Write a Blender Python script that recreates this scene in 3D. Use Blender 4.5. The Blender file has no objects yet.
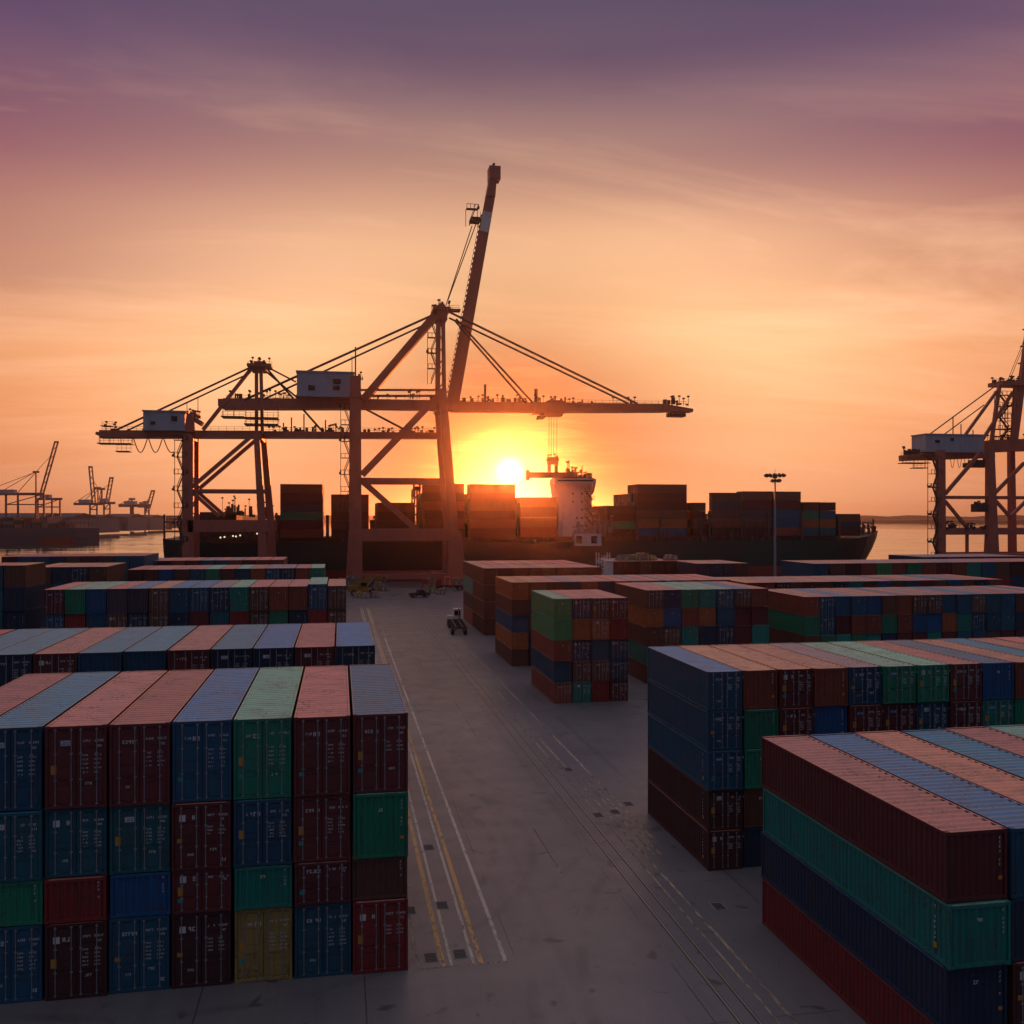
import bpy, math, random
from mathutils import Vector, Matrix

random.seed(11)
S = bpy.context.scene
COL = S.collection
PI = math.pi

# ------------------------------------------------------------------ camera frame (survey of the place)
YAW = math.radians(10.5)
F, HORIZON, CAM_H = 930.0, 517.0, 18.3
SA, CA = math.sin(YAW), math.cos(YAW)

def at_y(px, py, Y):
    """world point on the vertical plane y = Y, from a bearing and an elevation"""
    t = (px - 512.0) / F
    d = Y / (CA - t * SA)
    return Vector((d * (SA + t * CA), Y, CAM_H - (py - HORIZON) / F * d))

def at_z(px, py, z=0.0):
    d = F * (CAM_H - z) / (py - HORIZON)
    l = (px - 512.0) / F * d
    return Vector((d * SA + l * CA, d * CA - l * SA, z))

def at_d(px, py, d):
    l = (px - 512.0) / F * d
    return Vector((d * SA + l * CA, d * CA - l * SA, CAM_H - (py - HORIZON) / F * d))

# ------------------------------------------------------------------ materials
def new_mat(name):
    m = bpy.data.materials.new(name)
    m.use_nodes = True
    nt = m.node_tree
    nt.nodes.clear()
    out = nt.nodes.new('ShaderNodeOutputMaterial')
    b = nt.nodes.new('ShaderNodeBsdfPrincipled')
    nt.links.new(b.outputs[0], out.inputs[0])
    return m, nt, b

class NT:
    """tiny node helper"""
    def __init__(s, nt): s.nt = nt
    def n(s, typ, **kw):
        x = s.nt.nodes.new(typ)
        for k, v in kw.items(): setattr(x, k, v)
        return x
    def set(s, node, i, v):
        if hasattr(v, 'is_linked') or isinstance(v, bpy.types.NodeSocket): s.nt.links.new(v, node.inputs[i])
        else: node.inputs[i].default_value = v
    def math(s, op, a, b=0.0, c=None, clamp=False):
        x = s.n('ShaderNodeMath', operation=op, use_clamp=clamp)
        s.set(x, 0, a); s.set(x, 1, b)
        if c is not None: s.set(x, 2, c)
        return x.outputs[0]
    def vmath(s, op, a, b=None):
        x = s.n('ShaderNodeVectorMath', operation=op)
        s.set(x, 0, a)
        if b is not None: s.set(x, 1, b)
        return x
    def mix(s, f, a, b, blend='MIX'):
        x = s.n('ShaderNodeMix', data_type='RGBA', blend_type=blend)
        s.set(x, 0, f); s.set(x, 6, a); s.set(x, 7, b)
        return x.outputs[2]
    def noise(s, vec, scale, detail=3.0, rough=0.5, dist=0.0):
        x = s.n('ShaderNodeTexNoise')
        if vec is not None: s.set(x, 'Vector', vec)
        x.inputs['Scale'].default_value = scale
        x.inputs['Detail'].default_value = detail
        x.inputs['Roughness'].default_value = rough
        x.inputs['Distortion'].default_value = dist
        return x.outputs[0]
    def ramp(s, f, stops, interp='LINEAR'):
        x = s.n('ShaderNodeValToRGB')
        cr = x.color_ramp; cr.interpolation = interp
        while len(cr.elements) < len(stops): cr.elements.new(0.5)
        for e, (p, c) in zip(cr.elements, stops):
            e.position = p
            e.color = (c, c, c, 1) if isinstance(c, (int, float)) else (*c, 1)
        s.set(x, 0, f)
        return x.outputs[0]
    def mapping(s, vec, scale=(1, 1, 1), loc=None):
        x = s.n('ShaderNodeMapping')
        s.set(x, 0, vec); x.inputs['Scale'].default_value = scale
        if loc is not None: s.set(x, 1, loc)
        return x.outputs[0]

def srgb(r, g, b):
    def f(c):
        c /= 255.0
        return c / 12.92 if c <= 0.04045 else ((c + 0.055) / 1.055) ** 2.4
    return (f(r), f(g), f(b))

def container_paint(name, roof=False, attr=False):
    m, nt, b = new_mat(name); N = NT(nt)
    tc = N.n('ShaderNodeTexCoord'); oi = N.n('ShaderNodeObjectInfo')
    if attr:
        a = N.n('ShaderNodeVertexColor', layer_name='paint'); col = a.outputs[0]
    else:
        col = oi.outputs['Color']
    off = N.n('ShaderNodeCombineXYZ')
    r = N.math('MULTIPLY', oi.outputs['Random'], 90.0)
    for i in range(3): N.set(off, i, r)
    v = N.mapping(tc.outputs['Object'], (1, 1, 1), off.outputs[0])
    big = N.noise(v, 0.9, 4, 0.6)
    fine = N.noise(v, 9.0, 4, 0.65)
    streak = N.noise(N.mapping(tc.outputs['Object'], (5, 5, 0.35), off.outputs[0]), 1.6, 3, 0.6)
    c = N.mix(N.ramp(big, [(0.3, 0.0), (0.75, 0.35)]), col, (0.16, 0.14, 0.13, 1))
    if not roof:
        c = N.mix(N.ramp(big, [(0.35, 0.0), (0.8, 0.12)]), col, (0.10, 0.095, 0.09, 1))
        c = N.mix(N.math('MULTIPLY', N.ramp(streak, [(0.5, 0.0), (0.72, 1.0)]), 0.5), c, (0.035, 0.026, 0.022, 1))
        pale = N.noise(N.mapping(tc.outputs['Object'], (2.2, 2.2, 0.5), off.outputs[0]), 1.1, 4, 0.65)
        c = N.mix(N.math('MULTIPLY', N.ramp(pale, [(0.56, 0.0), (0.78, 1.0)]), 0.10), c, (0.20, 0.19, 0.19, 1))
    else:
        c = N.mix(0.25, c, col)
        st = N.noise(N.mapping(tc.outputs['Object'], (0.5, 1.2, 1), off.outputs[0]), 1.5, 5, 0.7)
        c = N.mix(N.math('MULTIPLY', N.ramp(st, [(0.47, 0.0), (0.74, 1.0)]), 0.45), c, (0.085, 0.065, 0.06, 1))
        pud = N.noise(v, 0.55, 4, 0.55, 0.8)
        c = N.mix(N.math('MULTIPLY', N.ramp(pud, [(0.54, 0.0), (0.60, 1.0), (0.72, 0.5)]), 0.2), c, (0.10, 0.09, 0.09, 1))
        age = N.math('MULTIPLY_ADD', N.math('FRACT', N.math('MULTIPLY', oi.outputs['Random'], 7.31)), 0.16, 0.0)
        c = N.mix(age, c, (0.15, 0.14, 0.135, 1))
    rust = N.ramp(N.math('MULTIPLY', fine, N.math('ADD', big, 0.45)), [(0.56, 0.0), (0.66, 1.0)])
    c = N.mix(N.math('MULTIPLY', rust, 0.75), c, (0.075, 0.03, 0.015, 1))
    N.set(b, 'Base Color', c)
    N.set(b, 'Roughness', N.ramp(fine, [(0.2, 0.30 if roof else 0.5), (0.8, 0.48 if roof else 0.75)]))
    bp = N.n('ShaderNodeBump'); bp.inputs['Strength'].default_value = 0.25; bp.inputs['Distance'].default_value = 0.02
    N.set(bp, 'Height', N.noise(v, 3.0, 3)); N.set(b, 'Normal', bp.outputs[0])
    return m

def plain(name, col, rough=0.6, metal=0.0, var=0.25, scale=1.5, dirt=(0.05, 0.04, 0.035), dirt_amt=0.3):
    m, nt, b = new_mat(name); N = NT(nt)
    tc = N.n('ShaderNodeTexCoord')
    n1 = N.noise(tc.outputs['Object'], scale, 4, 0.6)
    c = N.mix(N.ramp(n1, [(0.25, 0.0), (0.8, var)]), (*col, 1), (*[min(1, x * 0.5) for x in col], 1))
    n2 = N.noise(N.mapping(tc.outputs['Object'], (1, 1, 0.3)), scale * 2.3, 4, 0.65)
    c = N.mix(N.math('MULTIPLY', N.ramp(n2, [(0.52, 0.0), (0.75, 1.0)]), dirt_amt), c, (*dirt, 1))
    N.set(b, 'Base Color', c)
    b.inputs['Roughness'].default_value = rough
    b.inputs['Metallic'].default_value = metal
    return m

def lamp_mat(name, col, strength):
    m, nt, b = new_mat(name)
    b.inputs['Base Color'].default_value = (*col, 1)
    b.inputs['Emission Color'].default_value = (*col, 1)
    b.inputs['Emission Strength'].default_value = strength
    return m

M = {}
M['paint'] = container_paint('container_paint')
M['roof'] = container_paint('container_roof_lit_paint', roof=True)
M['mass'] = container_paint('container_mass_paint', attr=True)
M['rod'] = plain('galvanised_steel', (0.36, 0.37, 0.40), 0.45, 0.5, dirt_amt=0.4)
M['rubber'] = plain('black_rubber', (0.012, 0.012, 0.013), 0.8)
M['white_mark'] = plain('white_lettering', (0.60, 0.62, 0.64), 0.6, dirt_amt=0.4)
M['orange_mark'] = plain('orange_sticker', (0.55, 0.25, 0.03), 0.6)
M['blue_mark'] = plain('blue_logo_plate', (0.06, 0.16, 0.5), 0.6)
M['teal_mark'] = plain('teal_sticker', (0.03, 0.3, 0.3), 0.6)
M['crane'] = plain('crane_red_oxide', (0.46, 0.14, 0.10), 0.5, var=0.35, scale=0.25, dirt_amt=0.35)
M['crane_far'] = plain('far_crane_paint', (0.24, 0.13, 0.14), 0.6, scale=0.2)
M['steel'] = plain('dark_steel', (0.06, 0.045, 0.045), 0.6, scale=0.5)
M['house'] = plain('grey_cladding', (0.36, 0.42, 0.50), 0.5, scale=0.2, dirt_amt=0.3)
M['glass'] = plain('dark_glass', (0.015, 0.02, 0.025), 0.15, dirt_amt=0.1)
M['white'] = plain('white_painted_steel', (0.72, 0.70, 0.68), 0.5, scale=0.3, dirt_amt=0.35)
M['cream'] = plain('cream_painted_steel', (0.74, 0.70, 0.68), 0.5, scale=0.3, dirt_amt=0.3)  # cream paint, whitened to stand for haze and flare on the bridge
M['hull'] = plain('green_hull_paint', (0.012, 0.05, 0.045), 0.5, scale=0.12, dirt=(0.05, 0.025, 0.015), dirt_amt=0.5)
M['boot'] = plain('red_antifouling', (0.26, 0.045, 0.035), 0.6, scale=0.15, dirt=(0.05, 0.03, 0.02), dirt_amt=0.5)
M['deck'] = plain('ship_deck_paint', (0.10, 0.05, 0.04), 0.7)
M['lash'] = plain('lashing_steel', (0.14, 0.09, 0.07), 0.6, scale=0.4)
M['yellow'] = plain('yellow_machine_paint', (0.30, 0.17, 0.03), 0.6, dirt_amt=0.6)
M['darkcar'] = plain('black_car_paint', (0.02, 0.022, 0.028), 0.25, dirt_amt=0.15)
M['redcab'] = plain('red_cab_paint', (0.35, 0.05, 0.035), 0.4)
M['concrete'] = plain('quay_concrete', (0.22, 0.20, 0.19), 0.8, scale=0.3)
M['wood'] = plain('pallet_wood', (0.26, 0.17, 0.09), 0.8)
M['tarp'] = plain('olive_tarpaulin', (0.17, 0.105, 0.045), 0.7)
M['land'] = plain('far_land', (0.10, 0.09, 0.11), 0.95, scale=0.01)
M['land'].node_tree.nodes['Principled BSDF'].inputs['Specular IOR Level'].default_value = 0.0
M['shed'] = plain('shed_cladding_hazed', (0.15, 0.15, 0.19), 0.9, scale=0.05)  # bluish lift in the colour stands in for distance haze
M['iron'] = plain('cast_iron_cover', (0.05, 0.05, 0.053), 0.55)
M['lamp_on'] = lamp_mat('lit_deck_lamp', (1.0, 0.80, 0.52), 1.1)
M['lamp_glass'] = plain('lamp_glass', (0.5, 0.45, 0.4), 0.25)
M['hazed_hull'] = plain('far_hull_hazed_paint', (0.07, 0.075, 0.11), 0.6, scale=0.05)  # far hull colour, raised and blued to carry painted haze

def ground_mat():
    m, nt, b = new_mat('worn_terminal_paving'); N = NT(nt)
    tc = N.n('ShaderNodeTexCoord'); P = tc.outputs['Object']
    big = N.noise(P, 0.035, 5, 0.6)
    mid = N.noise(P, 0.35, 5, 0.6)
    fine = N.noise(P, 14.0, 3, 0.7)
    c = N.ramp(big, [(0.3, (0.10, 0.106, 0.124)), (0.7, (0.155, 0.155, 0.168))])
    c = N.mix(N.ramp(mid, [(0.4, 0.0), (0.72, 0.28)]), c, (0.075, 0.076, 0.085, 1))
    c = N.mix(N.math('MULTIPLY', fine, 0.35), c, (0.13, 0.125, 0.12, 1))
    # long tyre wear running along the lanes
    tw = N.noise(N.mapping(P, (0.9, 0.012, 1)), 1.0, 4, 0.6)
    c = N.mix(N.math('MULTIPLY', N.ramp(tw, [(0.5, 0.0), (0.68, 1.0)]), 0.22), c, (0.032, 0.031, 0.035, 1))
    tl = N.noise(N.mapping(P, (1.6, 0.02, 1), None), 1.0, 3, 0.5)
    c = N.mix(N.math('MULTIPLY', N.ramp(tl, [(0.58, 0.0), (0.7, 1.0)]), 0.3), c, (0.16, 0.15, 0.145, 1))
    # oil spots
    oil = N.noise(P, 0.8, 2, 0.5, 0.6)
    c = N.mix(N.math('MULTIPLY', N.ramp(oil, [(0.66, 0.0), (0.72, 1.0)]), 0.6), c, (0.018, 0.018, 0.02, 1))
    # slab joints every 7.5 m
    sx = N.n('ShaderNodeSeparateXYZ'); N.set(sx, 0, P)
    wob = N.math('MULTIPLY', N.noise(P, 1.5, 2), 0.06)
    def joint(v, pitch, off, w):
        q = N.math('ADD', N.math('ADD', v, off), wob)
        f = N.math('ABSOLUTE', N.math('SUBTRACT', N.math('FRACT', N.math('DIVIDE', q, pitch)), 0.5))
        return N.math('GREATER_THAN', f, 0.5 - w / pitch / 2)
    j = N.math('MAXIMUM', joint(sx.outputs[0], 6.2, 3.1 - 10.3, 0.05), joint(sx.outputs[1], 12.5, 6.25 - 38.0, 0.05))
    brk = N.ramp(N.noise(P, 0.22, 2), [(0.45, 0.0), (0.5, 1.0)])
    j = N.math('MULTIPLY', j, brk)
    c = N.mix(N.math('MULTIPLY', j, 0.75), c, (0.02, 0.02, 0.022, 1))
    # rectangular repair patches
    br = N.n('ShaderNodeTexBrick'); br.offset = 0.37; br.squash = 1.0
    N.set(br, 'Vector', N.mapping(P, (1, 1, 1), (3.3, 1.7, 0))); br.inputs['Scale'].default_value = 0.055; br.inputs['Mortar Size'].default_value = 0.0; br.inputs['Bias'].default_value = -0.35
    br.inputs['Color1'].default_value = (0, 0, 0, 1); br.inputs['Color2'].default_value = (1, 1, 1, 1); br.inputs['Brick Width'].default_value = 0.9; br.inputs['Row Height'].default_value = 0.42
    c = N.mix(N.math('MULTIPLY', br.outputs[0], 0.28), c, (0.07, 0.068, 0.075, 1))
    # tyre arcs: rings swept by turning trucks
    for (ax, ay, rr) in ((26.0, 70.0, 17.5), (-14.0, 96.0, 21.0), (24.0, 122.0, 14.0), (-6.0, 52.5, 14.5), (40.0, 30.0, 31.0)):
        dd = N.vmath('DISTANCE', P, (ax, ay, 0.0)).outputs[1]
        for off in (0.0, 2.1):
            g_ = N.ramp(N.math('ABSOLUTE', N.math('SUBTRACT', dd, rr + off)), [(0.12, 1.0), (0.34, 0.0)])
            c = N.mix(N.math('MULTIPLY', N.math('MULTIPLY', g_, N.ramp(mid, [(0.38, 0.0), (0.6, 1.0)])), 0.3), c, (0.03, 0.021, 0.023, 1))
    # fine cracks
    vo = N.n('ShaderNodeTexVoronoi', feature='DISTANCE_TO_EDGE'); N.set(vo, 'Vector', N.mapping(P, (0.16, 0.11, 1)))
    cr = N.math('MULTIPLY', N.ramp(vo.outputs['Distance'], [(0.0, 1.0), (0.006, 0.0)]), N.ramp(mid, [(0.45, 0.0), (0.6, 1.0)]))
    c = N.mix(N.math('MULTIPLY', cr, 0.5), c, (0.02, 0.02, 0.02, 1))
    N.set(b, 'Base Color', c)
    N.set(b, 'Roughness', N.ramp(mid, [(0.25, 0.29), (0.75, 0.47)]))
    bp = N.n('ShaderNodeBump'); bp.inputs['Strength'].default_value = 0.35; bp.inputs['Distance'].default_value = 0.03
    N.set(bp, 'Height', N.math('ADD', fine, N.math('MULTIPLY', mid, 2.0))); N.set(b, 'Normal', bp.outputs[0])
    return m

def line_mat(name, col, wear):
    """worn road paint: the paint is broken up by wear down to the paving colour"""
    m, nt, b = new_mat(name); N = NT(nt)
    tc = N.n('ShaderNodeTexCoord'); P = tc.outputs['Object']
    n = N.noise(N.mapping(P, (3.0, 0.7, 1)), 2.2, 6, 0.75)
    n2 = N.noise(P, 0.12, 2)
    w = N.ramp(N.math('ADD', n, N.math('MULTIPLY', N.math('SUBTRACT', n2, 0.5), 0.6)), [(wear, 0.0), (wear + 0.16, 1.0)])
    N.set(b, 'Base Color', N.mix(w, (0.07, 0.067, 0.068, 1), (*col, 1)))
    b.inputs['Roughness'].default_value = 0.6
    return m

def water_mat():
    m, nt, b = new_mat('harbour_water'); N = NT(nt)
    tc = N.n('ShaderNodeTexCoord'); P = tc.outputs['Object']
    b.inputs['Base Color'].default_value = (0.035, 0.04, 0.045, 1)
    b.inputs['Roughness'].default_value = 0.07
    b.inputs['IOR'].default_value = 1.33
    a = N.noise(N.mapping(P, (0.05, 0.16, 1)), 1.0, 4, 0.6, 0.4)
    c = N.noise(N.mapping(P, (0.35, 0.8, 1)), 1.0, 3, 0.6)
    bp = N.n('ShaderNodeBump'); bp.inputs['Strength'].default_value = 0.03; bp.inputs['Distance'].default_value = 0.1
    N.set(bp, 'Height', N.math('ADD', a, N.math('MULTIPLY', c, 0.25))); N.set(b, 'Normal', bp.outputs[0])
    return m

M['ground'] = ground_mat()
M['line_white'] = line_mat('worn_white_line', (0.42, 0.38, 0.32), 0.35)
M['line_yellow'] = line_mat('worn_yellow_line', (0.46, 0.28, 0.10), 0.36)
M['line_faint'] = line_mat('faded_line', (0.34, 0.27, 0.19), 0.44)
M['rail'] = plain('rail_steel', (0.34, 0.29, 0.24), 0.4, 0.5)
M['groove'] = plain('rail_groove', (0.055, 0.054, 0.056), 0.8)
M['water'] = water_mat()

# ------------------------------------------------------------------ mesh builder
class MB:
    def __init__(s): s.v, s.f, s.m = [], [], []
    def quad(s, a, b, c, d, mi=0):
        i = len(s.v); s.v += [tuple(a), tuple(b), tuple(c), tuple(d)]; s.f.append((i, i + 1, i + 2, i + 3)); s.m.append(mi)
    def poly(s, pts, mi=0):
        i = len(s.v); s.v += [tuple(p) for p in pts]; s.f.append(tuple(range(i, i + len(pts)))); s.m.append(mi)
    def box(s, x0, x1, y0, y1, z0, z1, mi=0):
        i = len(s.v)
        s.v += [(x0, y0, z0), (x1, y0, z0), (x1, y1, z0), (x0, y1, z0), (x0, y0, z1), (x1, y0, z1), (x1, y1, z1), (x0, y1, z1)]
        for q in ((0, 3, 2, 1), (4, 5, 6, 7), (0, 1, 5, 4), (1, 2, 6, 5), (2, 3, 7, 6), (3, 0, 4, 7)):
            s.f.append(tuple(i + k for k in q)); s.m.append(mi)
    def bar(s, p0, p1, w, dep=None, w1=None, mi=0, side=None):
        """box-section member from p0 to p1: w across (in the plane of p0-p1 and the vertical), dep along the side axis"""
        p0, p1 = Vector(p0), Vector(p1); dep = w if dep is None else dep; w1 = w if w1 is None else w1
        d = (p1 - p0).normalized()
        sd = Vector(side) if side else Vector((0, 1, 0))
        if abs(d.dot(sd)) > 0.95: sd = Vector((1, 0, 0))
        sd = (sd - d * d.dot(sd)).normalized(); n = d.cross(sd)
        i = len(s.v)
        for p, ww in ((p0, w), (p1, w1)):
            for a, b in ((-1, -1), (1, -1), (1, 1), (-1, 1)):
                s.v.append(tuple(p + n * (a * ww / 2) + sd * (b * dep / 2)))
        for q in ((0, 3, 2, 1), (4, 5, 6, 7), (0, 1, 5, 4), (1, 2, 6, 5), (2, 3, 7, 6), (3, 0, 4, 7)):
            s.f.append(tuple(i + k for k in q)); s.m.append(mi)
    def tube(s, pts, r, n=6, mi=0, r1=None, cap=True):
        pts = [Vector(p) for p in pts]; rings = []
        for k, p in enumerate(pts):
            a = pts[max(0, k - 1)]; b = pts[min(len(pts) - 1, k + 1)]
            d = (b - a).normalized()
            u = d.cross(Vector((0, 0, 1)))
            if u.length < 1e-3: u = Vector((1, 0, 0))
            u.normalize(); w = d.cross(u)
            rr = r if r1 is None else r + (r1 - r) * k / (len(pts) - 1)
            base = len(s.v)
            for j in range(n):
                t = 2 * PI * j / n
                s.v.append(tuple(p + u * math.cos(t) * rr + w * math.sin(t) * rr))
            rings.append(base)
        for a, b in zip(rings, rings[1:]):
            for j in range(n):
                s.f.append((a + j, a + (j + 1) % n, b + (j + 1) % n, b + j)); s.m.append(mi)
        if cap:
            s.f.append(tuple(rings[0] + j for j in reversed(range(n)))); s.m.append(mi)
            s.f.append(tuple(rings[-1] + j for j in range(n))); s.m.append(mi)
    def corr(s, o, t, h, nrm, T, Hh, pitch, depth, mi=0):
        """trapezoid corrugated sheet: runs T along t, Hh along h, ribs stand out along nrm"""
        o, t, h, nrm = Vector(o), Vector(t), Vector(h), Vector(nrm)
        k = max(1, round(T / pitch)); p = T / k; prof = [(0.0, 0.0)]
        for i in range(k):
            b = i * p
            prof += [(b + 0.13 * p, 0), (b + 0.37 * p, depth), (b + 0.63 * p, depth), (b + 0.87 * p, 0)]
        prof.append((T, 0))
        i0 = len(s.v)
        for a, d in prof:
            q = o + t * a + nrm * d
            s.v.append(tuple(q)); s.v.append(tuple(q + h * Hh))
        for i in range(len(prof) - 1):
            a = i0 + 2 * i
            s.f.append((a, a + 2, a + 3, a + 1)); s.m.append(mi)
    def disc(s, c, axis, r, th, n=16, mi=0):
        c = Vector(c); ax = Vector(axis).normalized()
        s.tube([c - ax * th / 2, c + ax * th / 2], r, n, mi)
    def mesh(s, name, mats):
        me = bpy.data.meshes.new(name); me.from_pydata(s.v, [], s.f)
        for m in mats: me.materials.append(M[m] if isinstance(m, str) else m)
        if len(mats) > 1: me.polygons.foreach_set('material_index', s.m)
        me.update()
        return me
    def build(s, name, mats, parent=None, loc=None):
        if isinstance(mats, str): mats = [mats]
        return link(name, s.mesh(name, mats), parent, loc)

def link(name, data, parent=None, loc=None):
    o = bpy.data.objects.new(name, data); COL.objects.link(o)
    if parent is not None: o.parent = parent
    if loc is not None: o.location = loc
    return o

def tag(o, label=None, cat=None, group=None, kind=None):
    if label: o['label'] = label
    if cat: o['category'] = cat
    if group: o['group'] = group
    if kind: o['kind'] = kind
    return o

def thing(name, label, cat, loc=(0, 0, 0), rz=0.0, group=None):
    o = link(name, None, None, loc); o.rotation_euler = (0, 0, rz); o.empty_display_size = 0.5
    return tag(o, label, cat, group)

# ------------------------------------------------------------------ light and air settings
HAZE_D, HAZE_G = 0.00010, 0.95
SUN_E, NISH, EXPO = 2.0, 0.05, 0.0
SKY_FRONT = [(0.0, (.55, .17, .09)), (0.05, (.60, .18, .075)), (0.10, (.64, .205, .08)), (0.17, (.62, .235, .11)), (0.25, (.37, .14, .115)), (0.33, (.20, .055, .12)), (0.41, (.10, .045, .135)), (0.49, (.028, .028, .115)), (0.54, (.20, .15, .22)), (0.70, (.68, .48, .52)), (1.0, (.66, .58, .66))]  # bright sky above the view is added to light roofs and paving
SKY_BACK = [(0.0, srgb(20, 46, 68)), (0.3, srgb(24, 50, 74)), (0.6, srgb(56, 72, 98)), (1.0, (.66, .58, .66))]
GLOW = (1.40, .86, .42)
LOBES = [(5000.0, 0.12, (1.0, 0.50, 0.06)), (16000.0, 0.6, (1.0, 0.74, 0.28))]

# ------------------------------------------------------------------ shipping containers
PAINT = dict(navy=(.008, .034, .080), blue=(.006, .078, .155), sea=(.006, .105, .15), bright=(.004, .085, .25), maroon=(.125, .018, .022),
             dark=(.062, .014, .016), red=(.26, .022, .022), brick=(.25, .055, .032), brown=(.14, .052, .036), orange=(.38, .105, .036),
             green=(.002, .19, .11), teal=(.002, .21, .18), leaf=(.03, .26, .10), gold=(.36, .25, .065), purple=(.07, .045, .075), grey=(.2, .2, .2), white=(.6, .6, .6))
ROOF_LIT = dict(pink=(.62, .21, .17), rose=(.50, .15, .13), lav=(.035, .20, .42), steel=(.02, .23, .36), slate=(.05, .15, .26), mint=(.22, .50, .37), salmon=(.70, .28, .17),  # faded roof paint, lightened so sky light on the tops sits in the colour
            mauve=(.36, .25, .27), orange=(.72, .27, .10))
WORD = dict(navy='navy', blue='blue', sea='sea-blue', bright='bright blue', maroon='maroon', dark='dark maroon', red='red', brick='brick-red', brown='brown',
            orange='orange', green='green', teal='teal', leaf='leaf-green', gold='mustard', purple='purple', grey='grey', white='white')
ORD = ['first', 'second', 'third', 'fourth', 'fifth', 'sixth', 'seventh', 'eighth', 'ninth', 'tenth', 'eleventh', 'twelfth', 'thirteenth', 'fourteenth',
       'fifteenth', 'sixteenth', 'seventeenth', 'eighteenth', 'nineteenth', 'twentieth']
_cm = {}

def cached(key, fn):
    if key not in _cm: _cm[key] = fn()
    return _cm[key]

def m_frame(W, H, L):
    def f():
        b = MB(); c, cz = .17, .118
        for x in (0, W - .16):
            for y in (0, L - c):
                for z in (0, H - cz): b.box(x, x + .16, y, y + c, z, z + cz)
        p = .005
        for x0, x1 in ((p, .10), (W - .10, W - p)):
            for y0, y1 in ((p, .12), (L - .12, L - p)): b.box(x0, x1, y0, y1, cz, H - cz)      # posts
            b.box(x0, x1 if x0 > .1 else .07, c, L - c, H - .10, H - .02)                          # top rails
            b.box(x0, x1, c, L - c, .03, .16)                                                      # bottom rails
        for y0, y1 in ((p, .10), (L - .10, L - p)):
            b.box(.16, W - .16, y0, y1, H - .125, H - .012); b.box(.16, W - .16, y0, y1, .02, .15)
        b.box(.1, W - .1, .1, L - .1, .1, .16)                                                     # floor
        return b.mesh('container_frame', ['paint'])
    return cached(('fr', W, H, L), f)

def m_side(W, H, L):
    def f():
        b = MB()
        b.corr((.055, L - .12, .16), (0, -1, 0), (0, 0, 1), (-1, 0, 0), L - .24, H - .26, .278, .04)
        return b.mesh('side_sheet', ['paint'])
    def g():
        b = MB()
        b.corr((W - .055, .12, .16), (0, 1, 0), (0, 0, 1), (1, 0, 0), L - .24, H - .26, .278, .04)
        return b.mesh('side_sheet', ['paint'])
    return cached(('sl', W, H, L), f), cached(('sr', W, H, L), g)

def m_back(W, H, L):
    def f():
        b = MB(); b.corr((W - .1, L - .06, .15), (-1, 0, 0), (0, 0, 1), (0, 1, 0), W - .2, H - .275, .25, .045)
        return b.mesh('back_sheet', ['paint'])
    return cached(('bk', W, H, L), f)

def m_end(W, H, L):
    def f():
        b = MB(); b.corr((.1, .06, .15), (1, 0, 0), (0, 0, 1), (0, -1, 0), W - .2, H - .275, .25, .045)
        return b.mesh('end_sheet', ['paint'])
    return cached(('en', W, H, L), f)

def m_roof(W, H, L):
    def f():
        b = MB(); b.corr((.06, .1, H - .05), (0, 1, 0), (1, 0, 0), (0, 0, 1), L - .2, W - .12, .42, .045)
        for v in range(len(b.f)): b.f[v] = tuple(reversed(b.f[v]))
        e = .012
        b.box(.004, .062, .17, L - .17, H - .02, H - .004); b.box(W - .062, W - .004, .17, L - .17, H - .02, H - .004)
        b.box(.16, W - .16, .004, .11, H - .012, H - .002); b.box(.16, W - .16, L - .11, L - .004, H - .012, H - .002)
        return b.mesh('roof_sheet', ['roof'])
    return cached(('rf', W, H, L), f)

def door_span(W, side):
    mid = W / 2
    return (.105, mid - .012) if side == 0 else (mid + .012, W - .105)

def m_door(W, H, side, lod):
    def f():
        b = MB(); x0, x1 = door_span(W, side); z0, z1 = .155, H - .13
        b.box(x0, x1, .05, .085, z0, z1)
        n = 4 if H > 2.2 else 2
        g = .05; hh = (z1 - z0 - g) / n
        for k in range(n): b.box(x0 + .05, x1 - .05, .037, .052, z0 + g + k * hh, z0 + (k + 1) * hh)
        if lod:
            for r in rod_x(W, side): b.tube([(r, .02, z0 - .06), (r, .02, z1 + .05)], .024, 5, 1)
        return b.mesh('door_leaf', ['paint', 'rod'] if lod else ['paint'])
    return cached(('dr', W, H, side, lod), f)

def rod_x(W, side):
    x0, x1 = door_span(W, side); w = x1 - x0
    return (x0 + w * .26, x0 + w * .84) if side == 0 else (x0 + w * .16, x0 + w * .74)

def m_rod(W, H, side, k):
    def f():
        b = MB(); x = rod_x(W, side)[k]; z0, z1 = .10, H - .08
        b.tube([(x, .016, z0), (x, .016, z1)], .02, 6)
        for z in (z0 + .02, z0 + (z1 - z0) * .33, z0 + (z1 - z0) * .66, z1 - .1): b.box(x - .05, x + .05, .008, .04, z, z + .06)
        return b.mesh('lock_rod', ['rod'])
    return cached(('rd', W, H, side, k), f)

def m_handle(W, H, side, k):
    def f():
        b = MB(); x = rod_x(W, side)[k]; z = min(1.15, H * .42)
        d = .30 if k == 0 else -.30
        b.bar((x, .006, z), (x + d, .006, z + .01), .03, .016); b.box(x + d - .03, x + d + .03, .008, .036, z - .04, z + .06)
        return b.mesh('lock_handle', ['paint'])
    return cached(('hd', W, H, side, k), f)

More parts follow.
